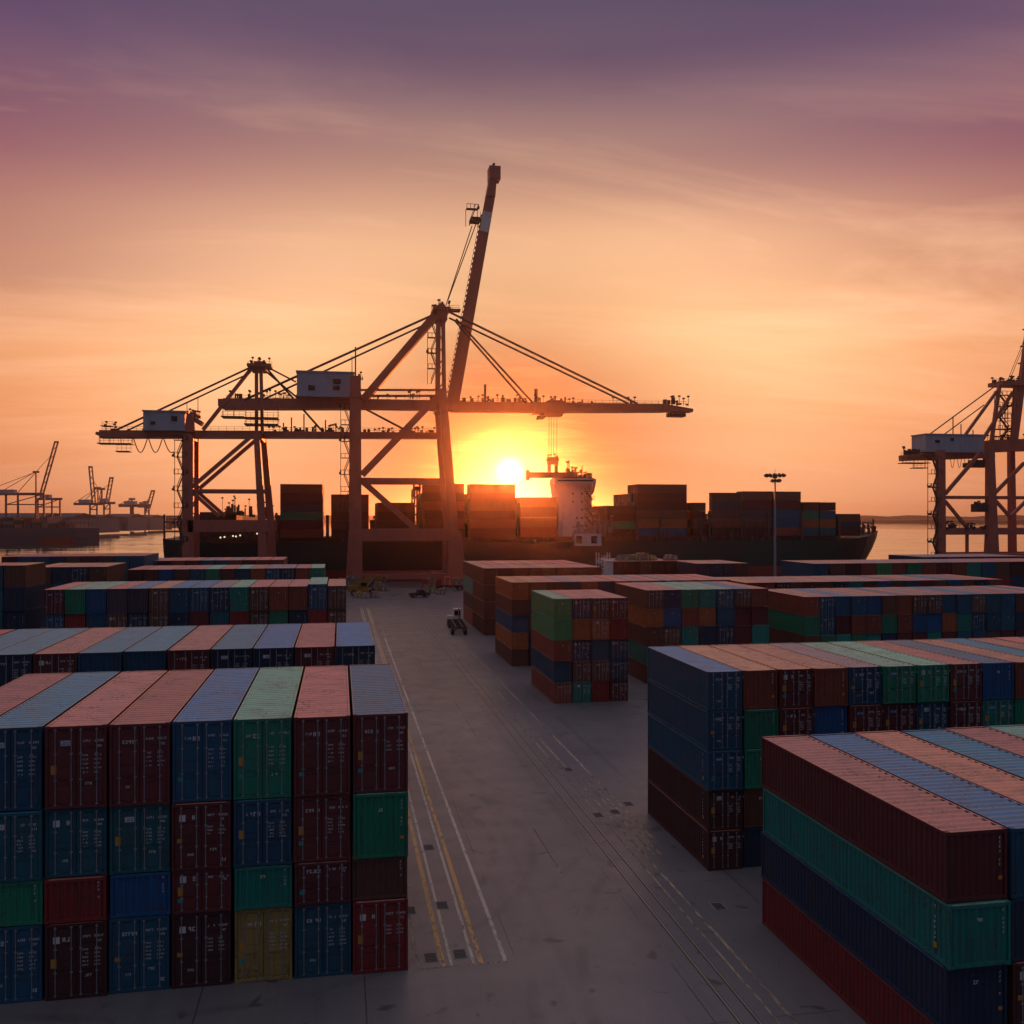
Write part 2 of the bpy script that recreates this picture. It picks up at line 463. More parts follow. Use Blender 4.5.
def glyphs(b, x, z, h, n, y, rnd, mi=0, gap=None):
    """rows of small worn strokes standing for stencilled characters too small to read"""
    w = h * .62; th = h * .22
    for i in range(n):
        cx = x + i * h * .86
        if rnd.random() < .12: continue
        k = rnd.randrange(6)
        if k in (0, 1, 3): b.box(cx, cx + th, y, y + .004, z, z + h, mi)
        if k in (0, 2, 4): b.box(cx + w - th, cx + w, y - .0005, y + .0035, z, z + h, mi)
        if k in (1, 2, 3, 5): b.box(cx, cx + w, y - .001, y + .003, z + h - th, z + h, mi)
        if k in (0, 2, 5): b.box(cx, cx + w, y - .0015, y + .0025, z + h * .42, z + h * .42 + th, mi)
        if k in (1, 4, 5): b.box(cx, cx + w, y - .002, y + .002, z, z + th, mi)

def m_letter(W, H, side, var):
    def f():
        rnd = random.Random(var * 7 + side); b = MB(); x0, x1 = door_span(W, side); w = x1 - x0; y = .030
        if side == 1:
            xs = x0 + w * .22
            glyphs(b, xs, H * .80, .085, 4, y, rnd); glyphs(b, xs + .42, H * .80, .085, 6, y, rnd)
            glyphs(b, xs + .5, H * .735, .085, 3, y, rnd)
            if H > 1.9 or var % 2:
                for k in range(rnd.choice((3, 4, 5))):
                    z = H * (.63 - .052 * k)
                    glyphs(b, xs, z, .062, 4, y, rnd); glyphs(b, xs + .42, z, .062, rnd.choice((4, 5)), y, rnd)
            if var % 3 == 0: glyphs(b, xs + .1, H * .28, .10, 3, y, rnd)
            if var % 4 == 1: glyphs(b, xs + .5, H * .12, .13, 2, y, rnd)
        else:
            k = var % 5; z = H * .76
            if k == 0: b.box(x0 + w * .42, x0 + w * .88, y, y + .005, z, z + .14, 2); glyphs(b, x0 + w * .45, z + .03, .08, 5, y - .004, rnd)
            elif k == 1: glyphs(b, x0 + w * .38, z, .13, 5, y, rnd)
            elif k == 2: b.box(x0 + w * .18, x0 + w * .42, y, y + .005, z - .06, z + .2, 0); glyphs(b, x0 + w * .52, z, .17, 2, y, rnd)
            elif k == 3: glyphs(b, x0 + w * .36, z + .04, .10, 3, y, rnd); glyphs(b, x0 + w * .66, z - .01, .17, 2, y, rnd)
            else: b.box(x0 + w * .45, x0 + w * .8, y, y + .005, z, z + .2, 0); glyphs(b, x0 + w * .48, z + .03, .12, 3, y - .004, rnd, 2)
            if var % 3 != 1: b.box(x0 + w * .1, x0 + w * .1 + .2, y, y + .005, H * .42, H * .42 + (.16 if var % 2 else .34), 1)
            if var % 4 == 2: b.box(x0 + w * .1, x0 + w * .1 + .2, y, y + .005, H * .26, H * .26 + .16, 3)
            if var % 2: glyphs(b, x0 + w * .5, H * .22, .09, 3, y, rnd)
        return b.mesh('lettering', ['white_mark', 'orange_mark', 'blue_mark', 'teal_mark'])
    return cached(('lt', W, H, side, var), f)

def m_endmark(W, H, var):
    def f():
        rnd = random.Random(var); b = MB(); x = W - .30
        n = int(H * 3.2)
        for k in range(n):
            z = H * .86 - k * .14
            if z > H * .35: glyphs(b, x, z, .08, 1, .006, rnd)
        if var % 2: b.box(x - .02, x + .12, .006, .01, H * .28, H * .28 + .12, 1)
        if var % 3 == 0: glyphs(b, W * .45, H * .72, .12, 2, .006, rnd)
        return b.mesh('lettering', ['white_mark', 'orange_mark'])
    return cached(('em', W, H, var), f)

def m_sidemark(L, H, var):
    def f():
        rnd = random.Random(var); b = MB()
        for k in range(7):
            i0 = len(b.v); glyphs(b, .7, H * .84 - k * .17, .10, 1, 0, rnd)
            for i in range(i0, len(b.v)):
                x, y, z = b.v[i]; b.v[i] = (y + .003, x, z)
        i0 = len(b.v); b.box(.62, .8, 0, .004, H * .20, H * .20 + .2, 1)
        for i in range(i0, len(b.v)):
            x, y, z = b.v[i]; b.v[i] = (y + .003, x, z)
        return b.mesh('lettering', ['white_mark', 'orange_mark'])
    return cached(('sm', L, H, var), f)

def m_body(W, H, L, plain_end):
    """frame, side sheets and end sheets of a mid-distance container as one body"""
    def f():
        b = MB(); c = .17
        for x0, x1 in ((0, .12), (W - .12, W)):
            for y0, y1 in ((0, .12), (L - .12, L)): b.box(x0, x1, y0, y1, 0, H)
            b.box(x0 + .004, x1 - .004, .12, L - .12, H - .1, H - .02); b.box(x0 + .004, x1 - .004, .12, L - .12, .03, .16)
        for y0, y1 in ((.004, .1), (L - .1, L - .004)):
            b.box(.12, W - .12, y0, y1, H - .125, H - .012); b.box(.12, W - .12, y0, y1, .02, .15)
        b.corr((.055, L - .12, .16), (0, -1, 0), (0, 0, 1), (-1, 0, 0), L - .24, H - .26, .278, .04)
        b.corr((W - .055, .12, .16), (0, 1, 0), (0, 0, 1), (1, 0, 0), L - .24, H - .26, .278, .04)
        b.corr((W - .12, L - .06, .15), (-1, 0, 0), (0, 0, 1), (0, 1, 0), W - .24, H - .275, .25, .045)
        if plain_end: b.corr((.12, .06, .15), (1, 0, 0), (0, 0, 1), (0, -1, 0), W - .24, H - .275, .25, .045)
        b.box(.12, W - .12, .12, L - .12, .1, .16)
        return b.mesh('container_body', ['paint'])
    return cached(('bd', W, H, L, plain_end), f)

def m_simple(W, H, L):
    """a far container lying along local x (L) with depth W: frame members stand proud of the sheets"""
    def f():
        b = MB(); p = .1
        b.box(.05, L - .05, .05, W - .05, .06, H - .05)
        for x in (0, L - .16):
            for y in (0, W - .16): b.box(x, x + .16, y, y + .16, 0, H)
        for y in (.004, W - .104):
            b.box(.16, L - .16, y, y + p, H - .12, H - .004); b.box(.16, L - .16, y, y + p, .004, .16)
        for x in (.004, L - .104):
            b.box(x, x + p, .16, W - .16, H - .12, H - .004); b.box(x, x + p, .16, W - .16, .004, .16)
        return b.mesh('far_container', ['paint'])
    return cached(('fc', W, H, L), f)

MASS = []            # (location, size, colour) of the containers deeper inside the stacks
KEEP = None          # keys of the containers built one by one; None = all of them
KEEP = set('''k0.0.0 k0.0.1 k0.0.2 a5.0.0 a4.0.0 a3.0.0 a2.0.0 k0.0.3 a0.0.0 a1.0.0 k1.0.0 a6.0.0 a5.0.3 a4.0.3 a3.0.3 a5.0.1 a2.0.3 l0.0.0 a4.0.1 a3.0.1 a0.0.3 a1.0.3 a2.0.1 a0.0.1 a1.0.1 l0.0.3 l0.0.4 l0.0.2 k2.0.0 l0.0.1 a5.0.2 a4.0.2 a3.0.2 a2.0.2 a6.0.3 a1.0.2 a0.0.2 a6.0.1 l2.0.0 l1.0.0 k3.0.0 l3.0.0 l4.0.0 l5.0.0 l7.0.0 l6.0.0 b7.0.0 l8.0.0 b6.0.0 b5.0.0 b4.0.0 b3.0.0 b2.0.0 b8.0.0 b1.0.0 b0.0.0 a6.0.2 l1.0.1 k4.0.0 o0.0.0 l9.0.0 a7.0.0 l2.0.1 f0.0.0 m0.0.0 o0.0.1 n0.0.0 l3.0.1 l4.0.1 l5.0.1 l7.0.1 l6.0.1 l8.0.1 m0.0.1 m0.0.4 m0.0.3 m0.0.2 c12.0.0 c14.0.0 c13.0.0 c10.0.0 t0.0.0 c9.0.0 c11.0.0 c7.0.0 c8.0.0 c1.0.0 c6.0.0 p0.0.0 c4.0.0 c5.0.0 n0.0.1 c3.0.0 c2.0.0 n0.0.2 l1.0.2 c0.0.0 p0.0.1 p0.0.2 l1.0.3 l1.0.4 m1.0.0 m2.0.0 p0.0.4 p0.0.3 m3.0.0 o0.0.2 n1.0.0 S8.1 S8.0 l10.0.0 b9.0.0 r0.0.0 n3.0.0 n6.0.0 n5.0.0 n2.0.0 h0.0.0 s0.0.0 n4.0.0 o4.0.0 o2.0.0 o7.0.0 S8.4 f0.0.1 S8.2 o1.0.0 o11.0.0 o3.0.0 m1.0.2 S5.0 m1.0.4 S5.1 S8.3 m3.0.3 S5.2 m1.0.3 S5.3 o6.0.0 o9.0.0 o5.0.0 m1.0.1 m3.0.2 S5.5 m2.0.1 m2.0.3 m3.0.4 o8.0.0 S6.2 S6.0 o12.0.0 S1.1 S1.2 S1.3 S1.4 m3.0.1 S1.0 S6.1 S6.3 o13.0.0 o10.0.0 S1.5 r0.0.3 m2.0.2 r0.0.1 S5.4 m2.0.4 r0.0.2 S8.5 n1.0.1 n2.0.2 n6.0.1 n3.0.1 n0.0.4 n2.0.1 n5.0.2 n1.0.2 n0.0.3 k5.0.0 n3.0.2 n4.0.1 n6.0.2 n5.0.1 c14.0.1 c13.0.1 o1.0.1 o4.0.1 c10.0.1 c12.0.1 c11.0.1 n4.0.2 d10.0.0 c9.0.1 f0.0.2 c5.0.1 c8.0.1 d11.0.0 c7.0.1 o2.0.1 SA.1 o9.0.1 o6.0.1 o3.0.1 o5.0.1 d7.0.0 o8.0.1 SB.0 o14.0.0 o12.0.1 SB.1 SA.2 c3.0.1 o7.0.1 o13.0.1 c6.0.1 o10.0.1 d8.0.0 d9.0.0 d6.0.0 c1.0.1 t10.0.0 d4.0.0 d2.0.0 p5.0.0 c2.0.1 d3.0.0 c4.0.1 l9.0.1 c0.0.1 l11.0.0 SA.3 t11.0.0 t12.0.0 p1.0.0 o11.0.1 h2.0.0 SA.0 d1.0.0 d5.0.0 SB.2 d0.0.0 p2.0.0 h1.0.0 v0.0.0 t1.0.0 k1.0.1 SC.1 S3.0 SC.2 S3.1 SC.3 t5.0.0 t2.0.0 p4.0.0 t6.0.0 S4.1 S3.2 p3.0.0 SC.4 t13.0.0 t9.0.0 t3.0.0 SA.4 t8.0.0 S7.1 SB.4 t7.0.0 t4.0.0 SC.0 S4.2 S2.1 s1.0.0 s2.0.0 s3.0.0 S2.0 S4.4 S4.3 SB.3 S7.0 S4.0 k1.0.2 S2.2 r0.1.0 S2.3 v2.0.0 q2.0.0 q5.0.0 v1.0.0 q11.0.0 q3.0.0 S7.2 r2.0.0 r7.0.0 r1.0.0 q4.0.0 r4.0.0 q10.0.0 v4.0.0 q9.0.0 q6.0.0 r3.0.0 q7.0.0 u0.0.0 q15.0.0 q1.0.0 q16.0.0 v3.0.0 r6.0.0 q13.0.0 r5.0.0 SD.0 q8.0.0'''.split())
NKEY = [0]

def jit(c, k=.18):
    s = 1 + random.uniform(-k, k)
    return tuple(max(0, x * s * (1 + random.uniform(-.06, .06))) for x in c)

def container(key, loc, W, H, L, paint, end, roofc, lod, label, group, rz=0.0):
    """end: D doors, P plain corrugated end.  Parts: frame, side_panel, roof, door > lock_rod, handle, lettering"""
    if KEEP is not None and key not in KEEP:
        MASS.append((loc, (W, L, H), PAINT[paint], ROOF_LIT.get(roofc))); return None
    t = thing('shipping_container', label, 'container', loc, rz, group)
    t['ckey'] = key
    col = (*jit(PAINT[paint]), 1); rc = (*jit(ROOF_LIT[roofc] if roofc in ROOF_LIT else PAINT[roofc], .1), 1)
    def part(name, me, par=t, c=col):
        o = link(name, me, par); o.color = c; return o
    var = random.randrange(60)
    if lod == 0:
        part('frame', m_frame(W, H, L))
        a, b_ = m_side(W, H, L)
        pa = part('side_panel', a); part('side_panel', b_)
        part('back_panel', m_back(W, H, L))
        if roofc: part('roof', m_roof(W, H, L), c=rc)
        if var % 2 == 0: part('lettering', m_sidemark(L, H, var % 4), pa)
        if end == 'D':
            for s in (0, 1):
                d = part('door', m_door(W, H, s, 0))
                for k in (0, 1): part('lock_rod', m_rod(W, H, s, k), d); part('handle', m_handle(W, H, s, k), d)
                part('lettering', m_letter(W, H, s, var), d)
        else:
            e = part('end_panel', m_end(W, H, L)); part('lettering', m_endmark(W, H, var % 6), e)
    else:
        bd = part('body', m_body(W, H, L, end != 'D'))
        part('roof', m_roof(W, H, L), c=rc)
        if end == 'D':
            for s in (0, 1):
                d = part('door', m_door(W, H, s, 1)); part('lettering', m_letter(W, H, s, var), d)
        elif var % 3 == 0: part('lettering', m_endmark(W, H, var % 6), bd)
    return t

TIERW = {1: ['ground'], 2: ['top', 'ground'], 3: ['top', 'middle', 'ground'], 4: ['top', 'second', 'third', 'ground'], 5: ['top', 'second', 'third', 'fourth', 'ground']}
POOL = ['navy', 'blue', 'maroon', 'brick', 'brown', 'sea', 'maroon', 'dark', 'red', 'green', 'teal', 'blue', 'brick', 'bright']
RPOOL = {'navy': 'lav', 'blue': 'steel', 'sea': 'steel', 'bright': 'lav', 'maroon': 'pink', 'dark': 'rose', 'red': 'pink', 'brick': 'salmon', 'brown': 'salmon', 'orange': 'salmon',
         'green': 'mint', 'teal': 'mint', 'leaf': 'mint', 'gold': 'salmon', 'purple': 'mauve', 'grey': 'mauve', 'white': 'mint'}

def block(key, x_road, y0, L, pitch, tiers, cols, desc, origin, side, lod, roofs=None, rows=1, gapy=0.5, dz=None):
    """A block of stacked containers. cols: one string list per column counted from the roadway side, each 'colour[D|P]' from the top down.
    tiers: heights from the top down. side=+1: the block runs away from the road towards +x, -1 towards -x."""
    nt = len(tiers); tw = TIERW[nt]; W = round(pitch - .10, 3)
    for c, col in enumerate(cols):
        x = x_road + c * pitch if side > 0 else x_road - (c + 1) * pitch
        for r in range(rows):
            z = sum(tiers)
            for k in range(nt):
                H = tiers[k]; z -= H
                spec = col[k] if k < len(col) else None
                if spec is None or r > 0:
                    p = spec[:-1] if spec and k == 0 else random.choice(POOL); e = random.choice('DDP')
                else: p, e = spec[:-1], spec[-1]
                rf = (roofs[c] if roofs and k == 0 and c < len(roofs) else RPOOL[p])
                hh = H + (dz.get(c, 0) if dz and k == 0 else 0)
                kd = 'with doors' if e == 'D' else 'with plain end'
                dd = desc if r == 0 else 'rear rank of it all'.replace('it all', desc.split(' near')[0])
                lab = f"{WORD[p]} container {kd}, {tw[k]} tier, {ORD[c]} from {origin}, {dd}"
                container(f'{key}{c}.{r}.{k}', (x + .05 + random.uniform(-.03, .03), y0 + r * (L + gapy) + random.uniform(-.11, .11), z), W, round(hh - .03, 3), L, p, e, rf, lod, lab,
                          'containers stacked in the yard')

def C(s): return [[w for w in c.split()] for c in s.split('|')]

# --- the big block at the front, beside the yellow lines
block('a', 2.78, 37.8, 12.9, 2.30, [3.18, 2.62, 1.69, 2.90],
      C('maroonD greenP brownP redD|maroonD maroonD maroonD blueD|greenD blueD tealP goldD|blueD maroonD maroonD darkD|maroonD seaD brightP blueD|maroonD seaD redP darkD|blueD seaD greenP blueD|redD navyD maroonP navyD'),
      'block by yellow lines', 'road', -1, 0, ['slate', 'pink', 'mint', 'lav', 'rose', 'pink', 'steel', 'rose'])
block('b', 2.2, 58.0, 13.0, 2.46, [2.6, 2.6, 2.6, 2.6],
      C('navyD|maroonD|navyD|navyD|maroonD|blueP|blueP|maroonD|navyD|blueD|maroonD'), 'row behind front block', 'road', -1, 1,
      ['lav', 'rose', 'lav', 'steel', 'pink', 'steel', 'steel', 'pink', 'steel', 'steel', 'rose'])
block('c', 0.75, 107.0, 12.2, 2.13, [2.7, 2.65, 2.6, 2.6],
      C('brownD brownD|blueD redP|brickP navyP|brickP greenP|brownD brownD|tealP redP|navyD seaP|blueD maroonP|blueP navyP|brownD brownD|purpleP navyD|purpleP brownD|brightP blueP|greenP redP|maroonD blueD'),
      'long row below far crane', 'road', -1, 1,
      ['pink', 'mint', 'pink', 'pink', 'pink', 'mint', 'mauve', 'lav', 'lav', 'salmon', 'lav', 'pink', 'mint', 'mint', 'pink'], dz={1: .22})
block('d', -2.3, 148.0, 12.2, 2.24, [2.6, 2.6, 2.6, 2.6],
      C('tealP|brickP|navyD|blueD|orangeP|blueP|brownP|greenP|seaP|brownP|brightP|brownP|dark P'.replace('dark P', 'darkP')),
      'row behind long row', 'road', -1, 1, ['mint', 'pink', 'mauve', 'mauve', 'pink', 'mint', 'pink', 'mint', 'pink', 'pink', 'pink', 'pink', 'pink'])
block('e', -9.6, 168.0, 12.2, 2.36, [2.72, 2.7, 2.7, 2.7],
      C('brickP|brickP|maroonP|brickP|blueP|seaP|maroonP|brickP|darkP|tealP|seaP'), 'last row beside ship', 'road', -1, 1, ['pink', 'pink', 'pink', 'mauve', 'pink', 'mauve', 'pink', 'pink', 'pink', 'mauve', 'mauve'])
# --- stacks at the far edge of the yard on the water side
pL6 = at_d(24, 566, 104.5); 
block('f', pL6.x + .2, pL6.y, 7.2, 2.36, [2.55, 2.6, 2.6, 2.6, 2.55], C('brownP navyP navyP brownP|blueP seaP seaP tealP|navyP blueP blueP'), 'short stack facing harbour', 'harbour side', -1, 1, ['orange', 'pink', 'pink'])
pL7 = at_d(145, 556, 152)
block('g', pL7.x, pL7.y, 12.2, 2.42, [2.4] * 5, C('blueP seaP|seaP tealP|brownP brownP|maroonP brownP|brownP darkP|navyP navyP|blueP tealP|blueP seaP|darkP navyP'), 'stack beside open water', 'ship end', -1, 1,
      ['rose', 'rose', 'rose', 'rose', 'rose', 'rose', 'rose', 'rose', 'rose'])
pL8 = at_d(107, 565, 128)
block('h', pL8.x, pL8.y, 12.0, 2.4, [2.3] * 5, C('brownP brownP|navyD navyP|navyP blueP|brownP brownP'), 'small stack before open water', 'ship end', -1, 1, ['salmon', 'pink', 'salmon', 'salmon'])

# --- right of the road
block('k', 18.65, 26.1, 13.0, 2.28, [2.25, 2.02, 2.08, 2.08],
      C('maroonP tealP navyP redP|blueP navyP darkD navyD|maroonP navyP darkP darkP|blueP|maroonP|greenP|maroonP|blueP'), 'ribbed-roof corner block', 'road', 1, 0,
      ['pink', 'lav', 'salmon', 'steel', 'pink', 'mint', 'pink', 'steel'])
block('l', 18.7, 45.5, 9.6, 2.0, [2.06] * 5,
      C('blueD blueD blueD darkD darkD|brickP greenP greenP brownP navyP|maroonD maroonD darkD brownD|brickP brightP navyP|blueD maroonD navyD|greenD maroonD|greenD blueD|maroonD maroonD|brightP tealD|brickP greenP|navyD blueP|blueP|maroonD|brickP|blueP'),
      'block behind ribbed roofs', 'road', 1, 0,
      ['lav', 'salmon', 'salmon', 'salmon', 'mauve', 'mint', 'mint', 'pink', 'slate', 'salmon', 'steel', 'salmon', 'pink', 'steel', 'salmon'])
block('m', 20.6, 88.9, 11.0, 1.92, [2.06] * 5,
      C('leafP leafP brickP blueP brickD|navyD orangeP navyD brownD tealD|brownD orangeD blueP brownD redP|maroonD redP navyD navyD maroonD'), 'four-wide green-cornered stack', 'road', 1, 1,
      ['mint', 'pink', 'pink', 'pink'])
block('n', 33.0, 97.6, 12.0, 2.07, [2.06, 2.06, 2.06, 2.06, 2.06],
      C('brownD orangeP brownP tealP brownP|navyP bright P brownD greenP|greenP brickP tealP maroonD|tealP orangeP navyP brownD|blueD blueP navyD greenP|brownD maroonP maroonP blueP|brickP maroonP tealP'.replace('bright P', 'brightP')),
      'seven-wide stack', 'road', 1, 1, ['pink', 'pink', 'mint', 'mint', 'mint', 'lav', 'pink'])
block('o', 53.6, 101.0, 12.2, 2.0, [2.3, 2.25, 2.2, 2.2],
      C('brickP greenP brownP|blueD blueD greenP|blueP maroonP tealP|blueP brickP greenP|brightP brickP tealP|brownP greenP|brickP brickP|brownD brightP|brownD brightP|blueP orangeP|blueP tealP|brownD blueD|seaP blueP|blueP seaP|brownP navyP|orangeP seaP|navyP brickP|blueP'),
      'long row behind seven-wide stack', 'road', 1, 1,
      ['pink', 'pink', 'lav', 'mauve', 'pink', 'pink', 'slate', 'pink', 'mauve', 'pink', 'mauve', 'steel', 'mauve', 'pink', 'mauve', 'pink', 'steel', 'pink'])
block('p', 20.7, 112.0, 12.2, 2.2, [2.1, 2.05, 2.05, 2.05, 2.05],
      C('orangeP brownP blueP orangeP brownP|brickP navyD|darkP|navyP|brickP|navyP|brownP|leafP|navyP|maroonP|brickP|brownP|brownP'), 'row behind green-cornered stack', 'road', 1, 1,
      ['orange', 'salmon', 'pink', 'mauve', 'salmon', 'pink', 'pink', 'mauve', 'pink', 'mauve', 'pink', 'pink', 'pink'])
block('q', 54.4, 119.0, 12.2, 2.2, [2.35, 2.35, 2.35, 2.3],
      C('brickP brownP|brickP|darkD|brickP|maroonP|brownP|navyP|tealP|brownP|brightP|brownP|blueP|maroonP|brickP|blueP|brownP|navyP|brickP'), 'rearmost long row', 'road', 1, 1,
      ['salmon', 'pink', 'pink', 'mauve', 'pink', 'salmon', 'pink', 'pink', 'mauve', 'pink', 'slate', 'pink', 'pink', 'mauve', 'steel', 'pink', 'pink', 'pink'])
block('r', 21.9, 142.0, 12.2, 2.36, [2.6, 2.6, 2.6, 2.6],
      C('brownP brownP brownP brownP|maroonP brownP|brickP|maroonP|brownP|brickP|brownP|maroonP'), 'brown block near crane legs', 'road', 1, 1,
      ['salmon', 'pink', 'salmon', 'pink', 'salmon', 'pink', 'pink', 'pink'], rows=2)
p8 = at_d(680, 562, 166)
block('s', p8.x, p8.y - 8, 12.2, 2.36, [2.6, 2.6, 2.6, 2.6], C('purpleP|navyP|purpleP|brownP'), 'small block before light mast', 'road', 1, 1, ['salmon', 'salmon', 'pink', 'salmon'])
p9 = at_d(814, 564.5, 158)
block('t', p9.x, p9.y, 12.2, 2.9, [2.6, 2.6, 2.6, 2.6], C('blueP|brownP|darkP|brickP|leafP|brickP|greenP|brickP|maroonP|brickP|tealP|blueP|brownP|darkP|navyP|brownP|navyP'), 'row beyond light mast', 'mast', 1, 1,
      ['salmon', 'salmon', 'salmon', 'pink', 'mauve', 'mauve', 'pink', 'pink', 'mauve', 'mauve', 'mauve', 'pink', 'pink', 'pink', 'pink', 'pink', 'pink'])
p10 = at_d(918, 559.5, 186)
block('u', p10.x, p10.y - 2, 12.2, 2.6, [2.6, 2.6, 2.6, 2.6], C('navyP|navyP|purpleP|navyP|brownP|navyP|navyP|navyP|navyP'), 'low row under harbour crane', 'mast', 1, 1, ['mauve'] * 9)

# ------------------------------------------------------------------ ground, quay, water, far shores
QY = 262.0
g = MB(); g.poly([(-420, -60, 0), (620, -60, 0), (620, QY, 0), (-420, QY, 0)])
tag(g.build('ground', ['ground']), kind='structure')
q = MB(); q.box(-420, 620, QY + .003, QY + 1.0, -3.6, .25); 
for i in range(-40, 60): q.box(i * 10, i * 10 + 1.2, QY + 1.0, QY + 1.35, -1.5, .1)
tag(q.build('quay_edge', ['concrete']), kind='structure')
import numpy as np
def water_sheet():
    # rippled patch in front of the quay, flat sheets out to the horizon around it
    x0, x1, y0, y1, dx, dy = -760.0, 960.0, QY + .9, 1700.0, 8.0, 1.5
    nx, ny = int((x1 - x0) / dx) + 1, int((y1 - y0) / dy) + 1
    gx, gy = np.meshgrid(np.linspace(x0, x1, nx), np.linspace(y0, y1, ny))
    rs = np.random.RandomState(4); z = np.zeros_like(gx)
    for lam, amp in ((26, .10), (17, .07), (11, .055), (8.3, .042), (6.4, .034), (5.1, .026)):
        for _ in range(2):
            th = rs.uniform(-.45, .45); k = 2 * PI / (lam * rs.uniform(.9, 1.1)); ph = rs.uniform(0, 6.28)
            wob = np.sin(gx * rs.uniform(.004, .012) + ph) * 1.7 + np.sin(gy * rs.uniform(.003, .008) + ph * 2) * 1.2
            z += amp * np.sin(k * (gy * np.cos(th) + gx * np.sin(th) * .35) + ph + wob) * (.75 + .5 * np.sin(gx * .011 + gy * .007 + ph))
    edge = np.minimum.reduce([np.clip((gx - x0) / 60, 0, 1), np.clip((x1 - gx) / 60, 0, 1), np.clip((y1 - gy) / 120, 0, 1)])
    z = -3 + z * edge
    v = np.stack([gx, gy, z], -1).reshape(-1, 3)
    R0 = 9000.0
    ex = np.array([(-R0, y0, -3), (x0, y0, -3), (x0, y1, -3), (-R0, y1, -3), (x1, y0, -3), (R0, y0, -3), (R0, y1, -3), (x1, y1, -3), (-R0, y1, -3), (R0, y1, -3), (R0, R0, -3), (-R0, R0, -3),
                   (-R0, -R0, -3.004), (R0, -R0, -3.004), (R0, y0, -3.004), (-R0, y0, -3.004)])
    n0 = len(v); i = np.arange(nx * ny).reshape(ny, nx)
    f = np.stack([i[:-1, :-1], i[:-1, 1:], i[1:, 1:], i[1:, :-1]], -1).reshape(-1, 4)
    f = np.vstack([f, n0 + np.arange(16).reshape(4, 4)]); v = np.vstack([v, ex])
    me = bpy.data.meshes.new('water'); me.vertices.add(len(v)); me.vertices.foreach_set('co', v.ravel())
    me.loops.add(f.size); me.loops.foreach_set('vertex_index', f.ravel().astype(np.int32))
    me.polygons.add(len(f)); me.polygons.foreach_set('loop_start', np.arange(0, f.size, 4, dtype=np.int32)); me.polygons.foreach_set('use_smooth', np.ones(len(f), dtype=bool))
    me.update(calc_edges=True); me.validate(); me.materials.append(M['water'])
    tag(link('water', me), kind='structure')
water_sheet()

# painted lines and crane rails: thin strips laid on the paving, every one its own real width
def strip(mb, x, y0, y1, wd, z=.004, x1=None):
    x1 = x if x1 is None else x1
    mb.poly([(x - wd / 2, y0, z), (x + wd / 2, y0, z), (x1 + wd / 2, y1, z), (x1 - wd / 2, y1, z)])
lw, ly, lf, rl, gr = MB(), MB(), MB(), MB(), MB()
strip(lw, 6.72, 37.75, 150, .17); strip(lw, 5.42, 37.75, 190, .13); strip(lw, 4.50, 37.75, 190, .13)
strip(ly, 5.72, 37.75, 190, .20); strip(ly, 4.16, 37.75, 190, .20)
lf.poly([(3.1, 37.62, .004), (6.9, 37.62, .004), (6.9, 37.74, .004), (3.1, 37.74, .004)])
for y in (46, 53.4, 63, 74): lf.poly([(2.9, y, .004), (3.5, y, .004), (3.5, y + .14, .004), (2.9, y + .14, .004)])
strip(lf, 3.15, 37.8, 44, .1)
strip(lf, 16.25, 26, 240, .14); strip(lf, 15.65, 26, 240, .10); strip(lf, 17.55, 50, 200, .16)
strip(lf, 17.1, 48, 63, .13); strip(lf, 16.75, 48, 63, .13); strip(lf, 11.2, 46.5, 53.5, .10); strip(lf, 11.2, 74, 92, .10); strip(lf, 9.9, 108, 122, .1)
for y, x in ((60.2, 12.6), (60.2, 16.9), (63.2, 16.7), (57.0, 17.9), (112, 9.0)):
    lf.poly([(x, y, .004), (x + .9, y, .004), (x + .9, y + .16, .004), (x, y + .16, .004)])
for x in (14.25, 14.95):
    gr.poly([(x - .085, 10, .004), (x + .085, 10, .004), (x + .085, 240, .004), (x - .085, 240, .004)])
    rl.box(x - .035, x + .035, 10, 240, .006, .028)
tag(lw.build('white_road_markings', ['line_white']), kind='structure')
tag(ly.build('yellow_road_markings', ['line_yellow']), kind='structure')
tag(lf.build('faded_road_markings', ['line_faint']), kind='structure')
tag(gr.build('rail_grooves', ['groove']), kind='structure')
tag(rl.build('crane_rails', ['rail']), kind='structure')
covers = [(3.72, 38.6, 'drain cover before the corner of the block, between yellow and white lines'), (4.95, 38.7, 'drain cover centred between two yellow lines at their end'),
          (3.2, 43.4, 'drain cover touching the foot of the front block'), (4.75, 43.7, 'drain cover between yellow lines, second from their end'),
          (4.85, 51.5, 'drain cover between yellow lines, third from their end'), (15.6, 55.2, 'small drain cover between rails and blue-cornered block'),
          (16.8, 55.6, 'wide drain cover beside yellow line before blue-cornered block'), (18.1, 57, 'drain cover at the wall of blue-cornered block'),
          (17.5, 41.2, 'drain cover in the paving before the ribbed-roof corner block'), (16.3, 65.5, 'drain cover on the worn yellow line near blue-cornered block')]
for x, y, lab in covers:
    t = thing('drain_cover', lab, 'drain cover', (x, y, 0), 0, 'drain covers in the paving')
    b = MB(); b.box(-.30, .30, -.42, .42, .003, .014); b.build('rim', ['concrete'], t)
    b = MB()
    b.box(-.25, .25, -.37, .37, .014, .02)
    for k in range(6): b.box(-.23, .23, -.34 + k * .122, -.29 + k * .122, .021, .032)
    b.build('grate', ['iron'], t)

